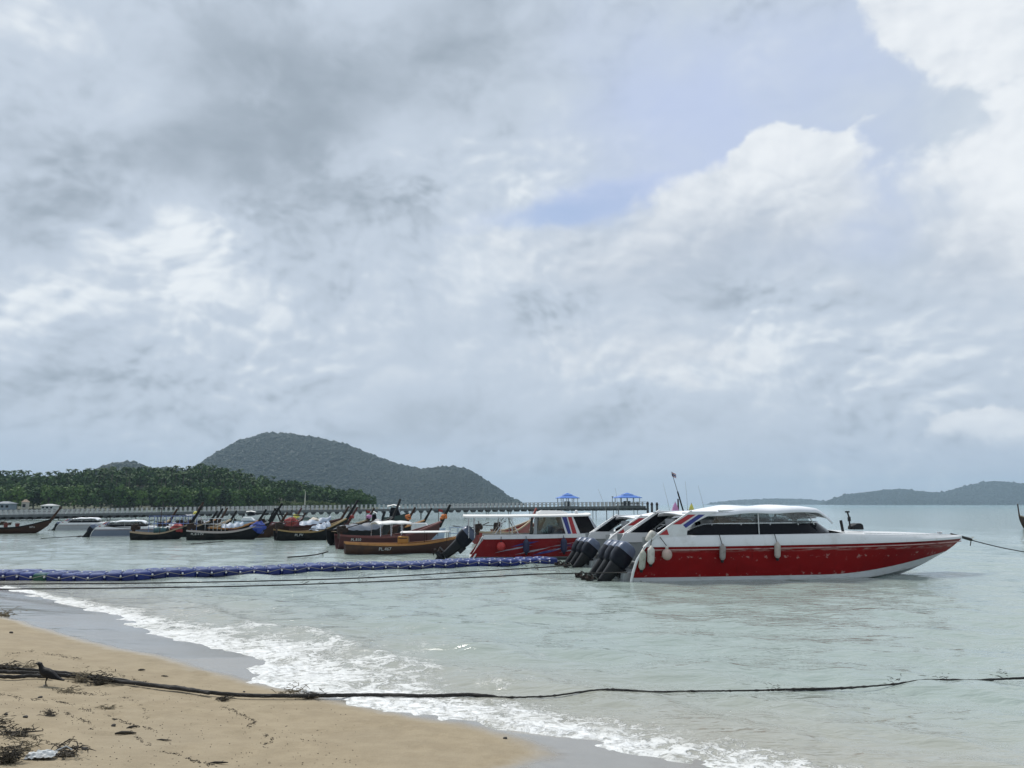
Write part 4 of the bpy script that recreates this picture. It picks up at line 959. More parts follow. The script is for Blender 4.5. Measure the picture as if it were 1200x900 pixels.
# ================================================================== longtail boats
def longtail(P0, P1, label, hull=None, rail=None, beam=None, prow=1.0, lean=.62, freeb=.55, bow=1.25, stern=.75, text=None, canopy=None, can_m=None, tarp=None, engine=True, garland=None, group=None, thw=5, name='longtail_boat', posts=True, prow_m=None, cover=None, canz=1.35):
    """a slender wooden boat from stern P0 to stem P1 (points on the water)"""
    hull = hull or wood_dk; rail = rail or wood_pale
    d = Vector((P1[0] - P0[0], P1[1] - P0[1])); L = d.length; rz = math.atan2(d.y, d.x); B = (beam or max(1.3, L * .17)) / 2
    root = empty(name, (P0[0], P0[1], 0), rz); tag(root, label, 'boat', group)
    T = [i / 22 for i in range(23)]
    def wid(t): return B * (.62 + .38 * math.sin(min(t / .45, 1) * pi / 2)) if t < .45 else B * max(.045, 1 - ((t - .45) / .55) ** 2.1)
    def sh(t): return freeb + (stern - freeb) * (1 - t / .42) ** 2 if t < .42 else freeb + (bow - freeb) * ((t - .42) / .58) ** 2.3
    def kl(t): return -.28 + .25 * max(0, (.12 - t) / .12) + (bow * .55 + .28) * max(0, (t - .74) / .26) ** 2.2
    def xx(t, z): return L * t + (.30 * z) * max(0, (t - .8) / .2)
    def hw(t, z):
        f = np.clip((z - kl(t)) / (sh(t) - kl(t)), 0, 1); return wid(t) * float(np.interp(f, [0, .12, .4, .75, 1], [.12, .5, .80, .95, 1]))
    secs = []
    for t in T:
        zk, zs = kl(t), sh(t); o_ = []
        for f in (1, .75, .4, .12, 0): z = zk + (zs - zk) * f; o_.append((z, hw(t, z)))
        pts = [(xx(t, z), -y, z) for z, y in o_] + [(xx(t, z), y, z) for z, y in o_[::-1]]
        inn = [(xx(t, z), max(y - .05, .005), z + (.05 if k_ > 1 else 0)) for k_, (z, y) in enumerate(o_)]
        pts += inn + [(p[0], -p[1], p[2]) for p in inn[::-1]]
        secs.append(pts)
    MB().loft(secs, True, True).build('hull', hull, root, 40)
    mb = MB()
    for s in (-1, 1):
        mb.loft([[(xx(t, sh(t)), s * (wid(t) + .035), sh(t) - .07), (xx(t, sh(t)), s * (wid(t) + .035), sh(t) + .035), (xx(t, sh(t)), s * max(wid(t) - .07, 0), sh(t) + .035), (xx(t, sh(t)), s * max(wid(t) - .07, 0), sh(t) - .07)] for t in T], True, True)
    mb.build('gunwale', rail, root, 40)
    MB().loft([[(L * t, -hw(t, .08) * .9, .10), (L * t, hw(t, .08) * .9, .10)] for t in T[2:19]]).build('floorboards', wood_pale, root)
    for k in range(thw):
        t = .12 + .66 * k / max(1, thw - 1); MB().box((L * t, 0, sh(t) - .09), (.22, 2 * wid(t) - .12, .045)).build('thwart', wood_pale, root, bevel=.008)
    if prow:
        x0, z0 = xx(1, sh(1)) - .15, sh(1) - .25; x1, z1 = x0 + prow * lean + .15, z0 + prow + .25
        MB().prism([(x0 - .10, z0), (x0 + .10, z0 - .15), (x1 + .11, z1 - .02), (x1 - .01, z1 + .06)], -.05, .05).build('prow_post', prow_m or hull, root, bevel=.02)
        if garland:
            gx_, gz_ = x0 + (x1 - x0) * .42, z0 + (z1 - z0) * .42
            mb = MB(); g = random.Random(len(label))
            for k in range(9): mb.ball((gx_ + g.uniform(-.16, .16), g.uniform(-.14, .14), gz_ + g.uniform(-.12, .12)), g.uniform(.09, .15), 8, (1, 1, .9), .35, k)
            mb.build('garland', garland, root, 60)
    if engine:
        ez = stern + .30
        mb = MB(); mb.box((.25, 0, ez - .06), (.52, .32, .26)); mb.box((.10, 0, ez + .12), (.24, .24, .13)); mb.lathe([(.07, -.14), (.09, 0), (.07, .12)], 10, (.36, -.08, ez + .15), 'x'); mb.tube([(.45, .12, ez), (.45, .12, ez + .40)], .03, 6); mb.lathe([(.14, -.12), (.14, .06)], 10, (.56, 0, ez - .04), 'x'); en = mb.build('engine', rust, root, bevel=.03)
        MB().tube([(0, 0, ez - .05), (-1.2, .05, ez + .02), (-1.9, .08, ez + .10)], .028, 6).build('propeller_shaft', rust, en)
        MB().tube([(.5, 0, ez + .05), (1.4, .1, ez + .28)], .025, 6).build('tiller', black, en)
        MB().box((.16, 0, stern - .02), (.14, .5, .42)).build('engine_mount', wood_dk, root)
    if canopy:
        t0, t1 = canopy; cz = canz + freeb; n = 9; secs = []
        for k in range(n):
            t = t0 + (t1 - t0) * k / (n - 1); wd = B * .92; z = cz + .05 * math.sin(k / (n - 1) * pi) + .02 * math.sin(k * 2.2)
            secs.append([(L * t, f * wd, z + .17 * (1 - f * f)) for f in np.linspace(-1, 1, 9)])
        c_ = MB().loft(secs).build('canopy', can_m or wroof, root, 60); sm = c_.modifiers.new('solid', 'SOLIDIFY'); sm.thickness = .035
        for s in (-1, 1):
            for k in range(4):
                t = t0 + .02 + (t1 - t0 - .04) * k / 3; MB().tube([(L * t, s * (wid(t) - .03), sh(t)), (L * t, s * B * .86, cz + .06)], .022, 6).build('canopy_post', steel if posts else wood_dk, root)
    if cover:            # tarpaulin stretched over the hull
        t0, t1, cm = cover; n = 16; secs = []
        for k in range(n):
            t = t0 + (t1 - t0) * k / (n - 1); hgt = .34 * math.sin(min(1, (k + .3) / 3) * pi / 2) * (1 + .25 * math.sin(k * 1.3))
            secs.append([(L * t, f * (wid(t) + .05), sh(t) + .04 + hgt * (1 - abs(f) ** 2.2) + .03 * math.sin(k * 2.1 + f * 5)) for f in np.linspace(-1, 1, 11)])
        MB().loft(secs).build('cover', cm, root, 60)
    if text:
        s_, t0, size = text; me_ = text_mesh(s_, size); co_ = np.empty(len(me_.vertices) * 3); me_.vertices.foreach_get('co', co_); co_ = co_.reshape(-1, 3)
        x = L * t0 + co_[:, 0]; z = (sh(t0) - .12 - size * .8) + co_[:, 1]
        y = np.array([-(hw(min(1, a / L), c) + .012) for a, c in zip(x, z)]) + co_[:, 2]
        me_.vertices.foreach_set('co', np.stack([x, y, z], 1).ravel()); me_.update(); link('registration_lettering', me_, letter, root)
    M_ = Matrix.Translation(root.location) @ Matrix.Rotation(rz, 4, 'Z')
    return lambda x, y, z: tuple(M_ @ Vector((x, y, z)))
def w2(px, py): return gp(px, py)[:2]
def lay(px0, px1, py, dy=0.0, push=0.0):        # stern and stem from the waterline; dy slants the boat away
    a = gp(px0, py); c = gp(px1, py - dy); return a[:2] + np.array([0, push]), c[:2] + np.array([0, push])
# the two nearest
fo = longtail(*lay(401, 540, 650.5, 2.5, .55), 'orange varnished longtail boat with dark lower hull beside the floating walkway', pmat('dark_brown_hull', (.050, .022, .016), .5, .3, 3, c2=(.10, .045, .02), stain=.6), wood_or, 1.5, .0, freeb=.50, bow=.95, stern=.62, text=('PL.467', .27, .24), engine=False, thw=6)
fm_ = longtail(*lay(392, 508, 644.5, 3.5, .6), 'maroon longtail boat with long white awning and orange garland on its dark prow', wood_red, pmat('maroon_rail', (.16, .05, .045), .5, .3, 3), 1.6, 1.0, .55, .68, 1.55, .85, ('PL.810', .10, .22), (.36, .72), wroof, garland=orange_c, prow_m=wood_blk, canz=.72)
fb = longtail(*lay(384, 452, 640, 4.5, 1.0), 'black longtail boat under slate blue covers with a heavy black prow', wood_blk, wood_blk, 1.7, 1.25, .62, .85, 1.7, 1.0, None, None, cover=(.12, .80, slate_tarp), prow_m=wood_blk, engine=False)
fl = longtail(*lay(320, 397, 634, 2.0, .5), 'black longtail boat with white lettering and a tall pale edged prow', wood_blk, pmat('ochre_rail', (.30, .20, .08), .6, .3, 4), 1.6, 1.35, .62, .60, 1.55, .8, ('PL.PV', .24, .26), None, garland=None, cover=(.55, .80, pale_tarp))
fr_ = longtail(*lay(300, 392, 628.5, 1.5, .5), 'dark longtail boat with a maroon name board and timber frame over its stern', wood_dk, wood_red, 1.6, 1.0, .6, .8, 1.4, .9, None, None, cover=(.50, .92, pale_tarp))
f6 = longtail(*lay(216, 306, 633, 1.0, .4), 'long black boat with pale gunwale carrying a blue tarpaulin bundle', wood_blk, pmat('chalky_rail', (.36, .33, .31), .7, .2, 4), 1.5, 1.35, .65, .55, 1.30, .7, ('PL.814 PV', .06, .22), None)
f7 = longtail(*lay(150, 214, 632.5, .6, .4), 'black longtail boat with bleached rail carrying a teal drum and red bundle', wood_blk, wood_pale, 1.4, 1.3, .55, .45, 1.15, .6, None, None)
f8 = longtail(*lay(-45, 50, 626, 1.2, .4), 'dark low longtail boat with two buckets moored apart near the shore', wood_dk, wood_blk, 1.5, 1.1, .62, .50, 1.25, .7, ('KP.58', .80, .22), None)
# reddish ones seen under the roof of the cabin boat
longtail(*lay(556, 618, 637.5, 3, .6), 'red longtail boat with pale rail seen beneath the flat white roof', pmat('red_boat_paint', (.26, .045, .035), .5, .25, 3, c2=(.1, .03, .03), stain=.5), wood_pale, 1.5, .8, .6, .7, 1.5, .8)
longtail(*lay(580, 634, 634, 3, .8), 'brick red longtail boat with striped rail behind the red longtail', pmat('brick_boat_paint', (.30, .10, .06), .5, .25, 3, c2=(.12, .05, .04), stain=.5), pmat('pale_stripe_rail', (.5, .42, .36), .6, .2, 4), 1.5, .5, .6, .7, 1.45, .8)
# the row behind, against the pier: only prows and rails show
back = [((160, 192, 627), 'brown longtail boat behind the teal drum with a short black prow', wood_dk, .9, None), ((178, 218, 626), 'dark longtail boat with prow wrapped in cream cloth', wood_dk, 1.5, yellow_c),
        ((205, 246, 625.5), 'dark longtail boat with slanted blue awning behind the pale railed boat', wood_blk, .95, None), ((214, 252, 624.5), 'dark longtail boat with low white cover behind the blue bundle', wood_dk, 1.0, None),
        ((182, 238, 629.8), 'black longtail boat with chalky side between the teal drum boat and the long black boat', wood_blk, .8, None), ((266, 322, 630.6), 'dark brown longtail boat between the blue bundle and the name board', wood_dk, .7, None), ((240, 296, 628), 'black longtail boat with white cover close behind the blue bundle', wood_blk, .9, None),
        ((338, 402, 629.4), 'maroon longtail boat with red ribbons behind the boat with tall pale edged prow', wood_red, 1.1, red_tarp), ((360, 424, 627), 'brown longtail boat with pink ribbons in the crowded row', wood_dk, 1.0, pink_c), ((404, 470, 631), 'dark brown longtail boat beside the maroon awning boat with orange ribbons', wood_dk, 1.1, orange_c), ((430, 492, 627.5), 'black longtail boat with ochre rail behind the white awning', wood_blk, 1.0, None), ((286, 338, 626.5), 'brick coloured longtail boat behind the red bundle with yellow ribbons', wood_red, 1.0, yellow_c),
        ((228, 264, 626), 'dark longtail boat with black knobbed prow beside the blue bundle', wood_blk, .75, None), ((322, 350, 622), 'dark small longtail boat moored close under the pier', wood_dk, .45, None)]
for i, ((a, c, y), lb, hm_, pr, gl) in enumerate(back):
    kw = dict(canopy=(.2, .6), can_m=slate_tarp, canz=.9) if i == 2 else dict(cover=(.3, .75, pale_tarp)) if i in (3, 6) else dict(cover=(.35, .6, fabric)) if i == 1 else {}
    longtail(*lay(a, c, y, 1.0, .3), lb, hm_, (wood_pale, wood_red, wood_or, wood_dk)[i % 4], 1.25, pr, .6, .6, 1.25, .7, garland=gl, engine=i % 2 == 0, **kw)
longtail(gp(1232, 617)[:2], gp(1197, 620.5)[:2], 'lone dark longtail boat out on the open water with upright prow', wood_dk, wood_pale, 2.0, 1.15, .15, .8, 1.45, .8)
fp = longtail(gp(770, 641)[:2], gp(795, 634)[:2], 'longtail boat behind the red speedboat with pink and yellow cloth on its prow', wood_dk, wood_pale, 1.6, 1.2, -.1, .9, 1.75, .9)
# far boats under the pier
def far_boat(px0, px1, py, label, hullc, topc, h=1.0, roof=True, name='small_boat'):
    a, c = gp(px0, py), gp(px1, py); L = float(c[0] - a[0]); root = empty(name, (a[0], a[1], 0)); tag(root, label, 'boat', None)
    B = L * .17
    secs = []
    for k in range(12):
        t = k / 11; wd = B * (1 if t < .5 else max(.03, 1 - ((t - .5) / .5) ** 2.2)); z = h * (.42 + .22 * t * t)
        secs.append([(L * t + .2 * L * z / h * max(0, t - .7), -wd, z), (L * t, -wd * .85, .05), (L * t, 0, -.2), (L * t, wd * .85, .05), (L * t + .2 * L * z / h * max(0, t - .7), wd, z)])
    MB().loft(secs, True, True).build('hull', hullc, root, 40)
    MB().prism([(L * .22, h * .44), (L * .70, h * .50), (L * .58, h * .86), (L * .28, h * .86)], -B * .7, B * .7).build('cabin', glass if roof else topc, root, bevel=.05)
    if roof: MB().loft([[(x, -B * .8, z), (x, 0, z + .1), (x, B * .8, z), (x, 0, z - .03)] for x, z in ((L * .12, h * .90), (L * .4, h * .97), (L * .66, h * .88))], True, True).build('roof', topc, root, 40)
    MB().box((-.12, 0, h * .45), (.3, .3, h * .5), (0, .3, 0)).build('outboard_motor', black, root, bevel=.05)
far_boat(286, 306, 609.5, 'small white launch with flat roof moored below the pier', white, wroof, 1.5)
far_boat(276, 308, 615, 'pale blue open skiff moored below the white launch', pmat('pale_blue_hull', (.36, .45, .56), .5, .15), white, 1.1, False)
far_boat(432, 446, 622, 'small white awning boat behind the black covered longtail', white, wroof, 1.9)
far_boat(450, 478, 617, 'dark green fishing boat with white roof close to the pier', pmat('dark_green_hull', (.02, .04, .035), .5, .2), wroof, 2.6)
far_boat(-3, 13, 615, 'dark skiff lying below the railing near the shore', wood_dk, wood_dk, .5, False)
far_boat(346, 372, 609, 'grey green skiff lying close under the pier railing', pmat('grey_green_hull', (.12, .16, .15), .5, .2), grey, .7, False)
far_boat(470, 520, 634.5, 'pale blue railed boat behind the maroon longtail', pmat('pale_blue_hull', (.36, .45, .56), .5, .15), white, 1.5, False)
speedboat(tuple(gp(69, 621.5)), R(8), 'white speedboat with long canopy moored behind the low dark longtail', pmat('pearl_hull', (.36, .37, .39), .4, .1), .50, None, 2, ms=1.3)
speedboat(tuple(gp(109, 629)), R(14), 'white speedboat with black outboards and dark window band near the pier', pmat('grey_blue_hull', (.16, .19, .25), .4, .1), .52, None, 2, ms=1.5)

# ---- loads, flags and gear on the boats
def bundle(loc, r, sc, mt, label, cat='tarpaulin', seed=1, name='tarpaulin_bundle'):
    e = empty(name, loc); tag(e, label, cat)
    MB().ball((0, 0, 0), r, 18, sc, .45, seed).build('bundle_body', mt, e, 40)
    MB().tube([(r * sc[0] * 1.0 * math.cos(a), r * sc[1] * math.sin(a), r * .1) for a in np.linspace(0, 2 * pi, 15)], .015, 5).build('lashing', rope_p, e); return e
bundle(f6(5.0, 0, .85), .52, (1.15, .9, .85), blue_tarp, 'bright blue tarpaulin bundle on the long black boat')
bundle(f6(7.4, 0, 1.28), .40, (1.2, .9, .8), red_tarp, 'red tarpaulin bundle lashed near the prow of the long black boat', seed=4)
bundle(f7(3.2, 0, .75), .40, (1.2, .9, .9), red_tarp, 'red bundle on the black longtail beside the teal drum', seed=6)
bundle(fr_(4.6, 0, 1.15), .38, (1.3, .9, .8), pmat('cream_canvas', (.55, .50, .42), .8, .15, 5, bump=.4), 'cream canvas bundle on the boat with the timber frame', seed=9)
e = empty('plastic_drum', f7(2.1, 0, .62)); tag(e, 'dark teal plastic drum lying on the black longtail boat', 'drum')
MB().lathe([(.10, -.48), (.30, -.46), (.31, -.15), (.325, -.13), (.31, -.11), (.31, .15), (.325, .17), (.31, .19), (.30, .46), (.1, .48)], 16, axis='x').build('drum_body', teal_p, e, 40); MB().lathe([(.05, .475), (.05, .51)], 8, (0, .12, .1), 'x').build('bung', black, e)
e = empty('name_board', fr_(1.9, -.86, .98)); tag(e, 'maroon name board with white marks on the dark longtail', 'sign')
MB().box((0, 0, 0), (2.6, .04, .34)).build('board', pmat('maroon_board', (.16, .03, .04), .5, .2), e, bevel=.01)
for k in range(7): MB().box((-.9 + k * .3, -.024, .0), (.16, .006, .14 + .03 * (k % 3))).build('painted_mark', letter, e)
e = empty('timber_frame', fr_(1.2, 0, .7)); tag(e, 'black timber A frame standing on the boat with the name board', 'frame')
for s in (-1, 1):
    MB().tube([(-.5, s * .6, 0), (.25, s * .5, 1.55)], .06, 6).build('timber', wood_blk, e); MB().tube([(1.0, s * .6, 0), (.25, s * .5, 1.55)], .06, 6).build('timber', wood_blk, e)
MB().tube([(.25, -.7, 1.55), (.25, .7, 1.55)], .05, 6).build('crossbar', wood_blk, e); MB().tube([(-1.6, 0, 1.15), (2.6, 0, .95)], .045, 6).build('long_pole', wood_blk, e)
for k, (x, lb) in enumerate(((3.05, 'maroon plastic bucket standing on the low dark longtail closer to its stern'), (3.95, 'maroon plastic bucket standing on the low dark longtail closer to its prow'))):
    e = empty('bucket', f8(x, 0, .56)); tag(e, lb, 'bucket'); MB().lathe([(.15, 0), (.19, .34), (.17, .34), (.13, .03)], 14).build('bucket_body', pmat('maroon_bucket', (.14, .035, .03), .5, .2), e, 40); MB().tube([(.18 * math.cos(a), 0, .32 + .16 * math.sin(a)) for a in np.linspace(0, pi, 9)], .01, 5).build('handle', steel, e)
e = empty('fishing_crate', fo(3.1, 0, .55)); tag(e, 'yellow orange crate standing in the orange varnished longtail', 'crate')
MB().box((0, 0, .18), (.55, .6, .34)).build('crate_body', pmat('orange_crate', (.42, .20, .04), .6, .2, 5), e, bevel=.02)
for s in (-1, 1): MB().box((0, s * .305, .26), (.48, .01, .05)).build('hand_slot', black, e)
e = empty('low_awning', fo(4.3, 0, .5)); tag(e, 'flat white awning on short posts over the orange longtail', 'awning')
MB().loft([[(x, y, .62 + .06 * (1 - (y / .7) ** 2) + .012 * x) for y in np.linspace(-.7, .7, 7)] for x in np.linspace(-1.3, 1.3, 7)]).build('awning_sheet', wroof, e, 60).modifiers.new('s', 'SOLIDIFY').thickness = .03
for x in (-1.2, 0, 1.2):
    for s in (-1, 1): MB().tube([(x, s * .6, 0), (x, s * .6, .66)], .02, 6).build('awning_post', wood_dk, e)
def pipe_frame(px, py, Yd, wd, h, n, mt, label):
    p = at(px, py, Yd); e = empty('pipe_frame', p); tag(e, label, 'frame')
    for y in (-.45, .45):
        for k in range(n): MB().tube([(wd * k / (n - 1), y, 0), (wd * k / (n - 1), y, h)], .022, 6).build('upright', mt, e)
        for z in (h, h * .55): MB().tube([(-.05, y, z), (wd + .05, y, z)], .022, 6).build('rail', mt, e)
    for k in range(n): MB().tube([(wd * k / (n - 1), -.45, h), (wd * k / (n - 1), .45, h)], .02, 6).build('crossbar', mt, e)
bluepipe = pmat('blue_pipe_paint', (.12, .18, .38), .5, .2, 4)
Yq = gp(190, 631)[1]
pipe_frame(177, 624, Yq, 3.3, 1.25, 6, bluepipe, 'blue pipe frame standing over the teal drum boat')
pipe_frame(233, 622, Yq + 4, 2.0, 1.0, 4, steel, 'grey pipe frame over the boats behind the pale railed boat')
pipe_frame(527, 634, gp(530, 640)[1], 1.0, .85, 3, pmat('pale_pipe', (.35, .42, .52), .5, .1), 'pale blue rail frame beside the stern poles of the cabin boat')
for px, py0, py1, lb in ((187, 625, 596, 'thin pole standing on the teal drum boat'), (341, 622, 598, 'thin pole standing beside the name board'), (382, 645, 618, 'wooden stake in the water beside the maroon longtail'), (428, 622, 598, 'thin pole with tiny red pennant behind the black covered longtail'), (513, 628, 597, 'thin staff with small red flag on the maroon longtail')):
    Yd = gp(px, 636)[1]; p = at(px, py0, Yd); e = empty('boat_pole', p); tag(e, lb, 'pole'); hgt = (py0 - py1) * Yd / F
    MB().tube([(0, 0, -.9 if 'stake' in lb else 0), (.04, 0, hgt * .6), (.02, 0, hgt)], .022, 6).build('pole_shaft', wood_pale if 'stake' in lb else wood_dk, e)
    if 'red' in lb: MB().loft([[(.02 + .3 * q, .04 * math.sin(q * 6), hgt - .02 - .06 * q), (.02 + .3 * q, .04 * math.sin(q * 6), hgt - .20 - .05 * q)] for q in np.linspace(0, 1, 6)]).build('pennant', red_tarp, e, 60)
    else: MB().lathe([(.035, hgt - .1), (.04, hgt - .03), (.02, hgt)], 8).build('pole_tip', black, e)
# flag staff and prow cloths behind the canopy
def cone_cloth(loc, h, r, mt, label):
    e = empty('prow_cloth', loc); tag(e, label, 'cloth'); secs = []
    for k in range(7):
        q = k / 6; secs.append([((r * (1 - q) ** .8 + .02) * (1 + .25 * math.sin(5 * a + k)) * math.cos(a) + .05 * q, (r * (1 - q) ** .8 + .02) * (1 + .25 * math.sin(5 * a + k)) * math.sin(a) * .6, h * q) for a in np.linspace(0, 2 * pi, 18, endpoint=False)])
    MB().loft(secs, True, True).build('cloth_body', mt, e, 60); MB().tube([(.0, 0, h * .78), (.05, 0, h + .06)], .02, 5).build('tie_cord', rope_p, e)
Yp = gp(795, 634)[1]
def pt(px, py, Y=None): return tuple(at(px, py, Y or Yp))
cone_cloth(pt(791, 601), .75, .26, pink_c, 'pink cloth tied up to a point behind the canopy of the red speedboat')
cone_cloth(pt(810, 601), .66, .21, yellow_c, 'yellow cloth tied upright behind the canopy of the red speedboat')
e = empty('flag_staff', pt(802, 603)); tag(e, 'leaning dark staff with a small red and white flag above the red speedboat', 'flag')
a_, b_, c_ = Vector(pt(802, 603)), Vector(pt(794, 576)), Vector(pt(787, 553)); o_ = e.location
MB().tube([a_ - o_, b_ - o_], .055, 8).build('lower_staff', black, e); MB().tube([b_ - o_, c_ - o_], .02, 6).build('upper_staff', black, e)
fl_o = c_ - o_
for k, (mt_, nm) in enumerate(((red_dec, 'flag_stripe'), (letter, 'flag_stripe'), (blue_dec, 'flag_stripe'), (letter, 'flag_stripe'), (red_dec, 'flag_stripe'))):
    hgt = (.05, .05, .09, .05, .05)[k]; z0 = -(0, .05, .10, .19, .24)[k]
    MB().loft([[(fl_o.x + .32 * q, fl_o.y + .05 * math.sin(q * 6), fl_o.z + z0 - .18 * q - dz_) for dz_ in (0, hgt)] for q in np.linspace(0, 1, 7)]).build(nm, mt_, e)
for px0, py0, px1, py1, lb in ((786, 604, 777, 566, 'thin whip rod leaning beside the pink cloth'), (806, 600, 803, 564, 'thin whip rod rising between the flag staff and yellow cloth'), (826, 600, 818, 569, 'thin whip rod leaning on the far side of the yellow cloth'), (711, 601, 701, 573, 'thin whip rod leaning between the two blue pavilions'), (725, 601, 721, 572, 'thin whip rod beside the outer blue pavilion')):
    o1 = Vector(pt(px0, py0)); e = empty('whip_rod', o1); tag(e, lb, 'rod'); MB().tube([(0, 0, 0), (Vector(pt(px1, py1)) - o1) * .5 + Vector((.02, 0, 0)), Vector(pt(px1, py1)) - o1], [.014, .010, .006], 5).build('rod_blank', rope_p, e); MB().lathe([(.025, -.9), (.03, .1), (.02, .2)], 8).build('rod_grip', black, e)

# ================================================================== pier
PA = np.array([at(-70, 600, 131)[0], 131.0]); PB = np.array([at(757, 600, 152)[0], 152.0])
pd = PB - PA; PL = float(np.linalg.norm(pd)); PRZ = math.atan2(pd[1], pd[0])
def deckz(s):                       # underside of the deck, gently rising out to sea
    u = PA[0] + pd[0] * s / PL; Yd = PA[1] + pd[1] * s / PL; px = 600 + F * u / Yd
    return H - np.interp(px, [-70, 0, 230, 400, 500, 650, 770], [15.8, 15, 11.0, 8.6, 7.2, 5.2, 4.2]) * Yd / F
pier = empty('concrete_pier', (PA[0], PA[1], 0), PRZ); tag(pier, 'long concrete pier with white railing posts crossing the bay', 'pier')
ns = 40; SS = [PL * k / ns for k in range(ns + 1)]; PWd = 3.4
MB().loft([[(s, 0, deckz(s)), (s, 0, deckz(s) + .34), (s, PWd, deckz(s) + .34), (s, PWd, deckz(s))] for s in SS], True, True).build('deck', conc, pier, 30)
MB().loft([[(s, -.04, deckz(s) + .20), (s, -.04, deckz(s) + .40), (s, .22, deckz(s) + .40), (s, .22, deckz(s) + .20)] for s in SS], True, True).build('edge_kerb', conc, pier, 30)
for y0 in (.02, PWd - .2):
    for dz_ in (1.12, .80): MB().loft([[(s, y0, deckz(s) + dz_), (s, y0, deckz(s) + dz_ + .075), (s, y0 + .10, deckz(s) + dz_ + .075), (s, y0 + .10, deckz(s) + dz_)] for s in SS], True, True).build('handrail', conc, pier, 30)
post_me = MB().box((0, 0, .42), (.30, .18, .86)).mesh('railing_post'); post_me.materials.append(conc_w)
s = .4
while s < PL:
    for y0 in (.09, PWd - .13):
        o = link('railing_post', post_me, None, pier); o.location = (s, y0, deckz(s) + .36)
    s += .78
bent_me = MB().prism([(-.42, 0), (.42, 0), (.16, -.42), (-.16, -.42)], .05, PWd - .05).mesh('crossbeam'); bent_me.materials.append(conc_d)
pile_me = MB().lathe([(.07, -4.2), (.07, -.4)], 8).mesh('pile', 50); pile_me.materials.append(pmat('pale_pile', (.42, .46, .45), .8, .2, 2))
s = .6; k = 0
while s < PL:
    o = link('crossbeam', bent_me, None, pier); o.location = (s, 0, deckz(s))
    if k % 3 == 0:
        for y0 in (.6, PWd - .6): q = link('pile', pile_me, None, pier); q.location = (s, y0, deckz(s))
    s += 1.36; k += 1
def pavilion(px, wpx, label):
    s = 0
    for q in np.linspace(0, PL, 4000):
        u = PA + pd * q / PL
        if 600 + F * u[0] / u[1] >= px: s = q; break
    u = PA + pd * s / PL; Yd = u[1]; wd = wpx * Yd / F * .82; zb = deckz(s) + .36
    e = empty('pier_pavilion', (u[0], u[1] + 1.6, zb), PRZ); tag(e, label, 'pavilion')
    h = 1.55; r1 = wd / 2 * 1.22
    MB().box((0, 0, .06), (wd * 1.1, wd, .12)).build('floor', conc, e)
    for sx in (-1, -.33, .33, 1):
        for sy in (-1, 1): MB().lathe([(.10, .1), (.08, .2), (.08, h), (.11, h + .05)], 8, (sx * wd / 2, sy * wd / 2 * .9, 0)).build('column', conc_w, e, 40)
    MB().loft([[(-r1, -r1 * .9, h), (r1, -r1 * .9, h), (r1, r1 * .9, h), (-r1, r1 * .9, h)], [(-r1, -r1 * .9, h + .10), (r1, -r1 * .9, h + .10), (r1, r1 * .9, h + .10), (-r1, r1 * .9, h + .10)], [(-r1 * .38, -r1 * .34, h + .62), (r1 * .38, -r1 * .34, h + .62), (r1 * .38, r1 * .34, h + .62), (-r1 * .38, r1 * .34, h + .62)]], True, True).build('roof', roof_b, e)
    MB().loft([[(-r1 * .46, -r1 * .42, h + .66), (r1 * .46, -r1 * .42, h + .66), (r1 * .46, r1 * .42, h + .66), (-r1 * .46, r1 * .42, h + .66)], [(-.05, -.05, h + 1.02), (.05, -.05, h + 1.02), (.05, .05, h + 1.02), (-.05, .05, h + 1.02)]], True, True).build('upper_roof', roof_b, e)
    MB().box((0, .2, .55), (wd * .34, .5, .9)).build('bench', pmat('dark_bench', (.05, .06, .08), .7), e, bevel=.03)
    for sy in (-1, 1): MB().box((0, sy * wd / 2 * .9, .55), (wd, .06, .08)).build('low_rail', conc_d, e)
pavilion(665, 24, 'blue roofed open pavilion partway along the pier')
pavilion(735, 28, 'blue roofed open pavilion at the outer end of the pier')
for k, (px, h, lb) in enumerate(((759, 1.5, 'dark mooring pile closest to the pier end'), (764, 1.35, 'dark mooring pile in the middle of the three off the pier end'), (770, 1.35, 'dark mooring pile farthest out from the pier end'))):
    p = at(px, 596, 151); e = empty('mooring_pile', (p[0], 151, 0)); tag(e, lb, 'post'); zt = p[2] + h - .2
    MB().lathe([(.24, -2), (.22, zt - .1), (.14, zt)], 10).build('pile_shaft', conc_d, e, 40); MB().lathe([(.27, zt - .5), (.27, zt - .3)], 10).build('band', rust, e, 40)
p = at(719, 596, 148); e = empty('lamp_post', (p[0], 149.5, deckz(PL * .93) + .36)); tag(e, 'slim dark lamp post on the pier beside the outer pavilion', 'lamp')
MB().tube([(0, 0, 0), (0, 0, 1.75)], .05, 6).build('pole', black, e); MB().box((.05, 0, 1.8), (.32, .2, .14)).build('lamp_head', black, e, bevel=.03)
# buildings on the shore by the pier root
def hut(px, py0, Yd, wd, h, label, wall, roofm, tower=False):
    p = at(px, py0, Yd); z0 = max(.3, p[2]); e = empty('shore_building', (p[0], Yd, z0)); tag(e, label, 'building')
    MB().box((0, 0, h / 2), (wd, wd * .8, h)).build('wall', wall, e)
    r = wd / 2 * 1.15
    MB().loft([[(-r, -r * .9, h), (r, -r * .9, h), (r, r * .9, h), (-r, r * .9, h)], [(-r * .3, -.05, h * 1.35), (r * .3, -.05, h * 1.35), (r * .3, .05, h * 1.35), (-r * .3, .05, h * 1.35)]], True, True).build('roof', roofm, e)
    n = 3 if not tower else 1
    for k in range(n):
        x = (k - (n - 1) / 2) * wd / n
        wn_ = MB().box((x, -wd * .4 - .02, h * .55), (wd / n * .55, .06, h * .4)).build('window', glass, e); MB().box((x, -wd * .4 - .05, h * .33), (wd / n * .65, .12, .08)).build('sill', white, wn_)
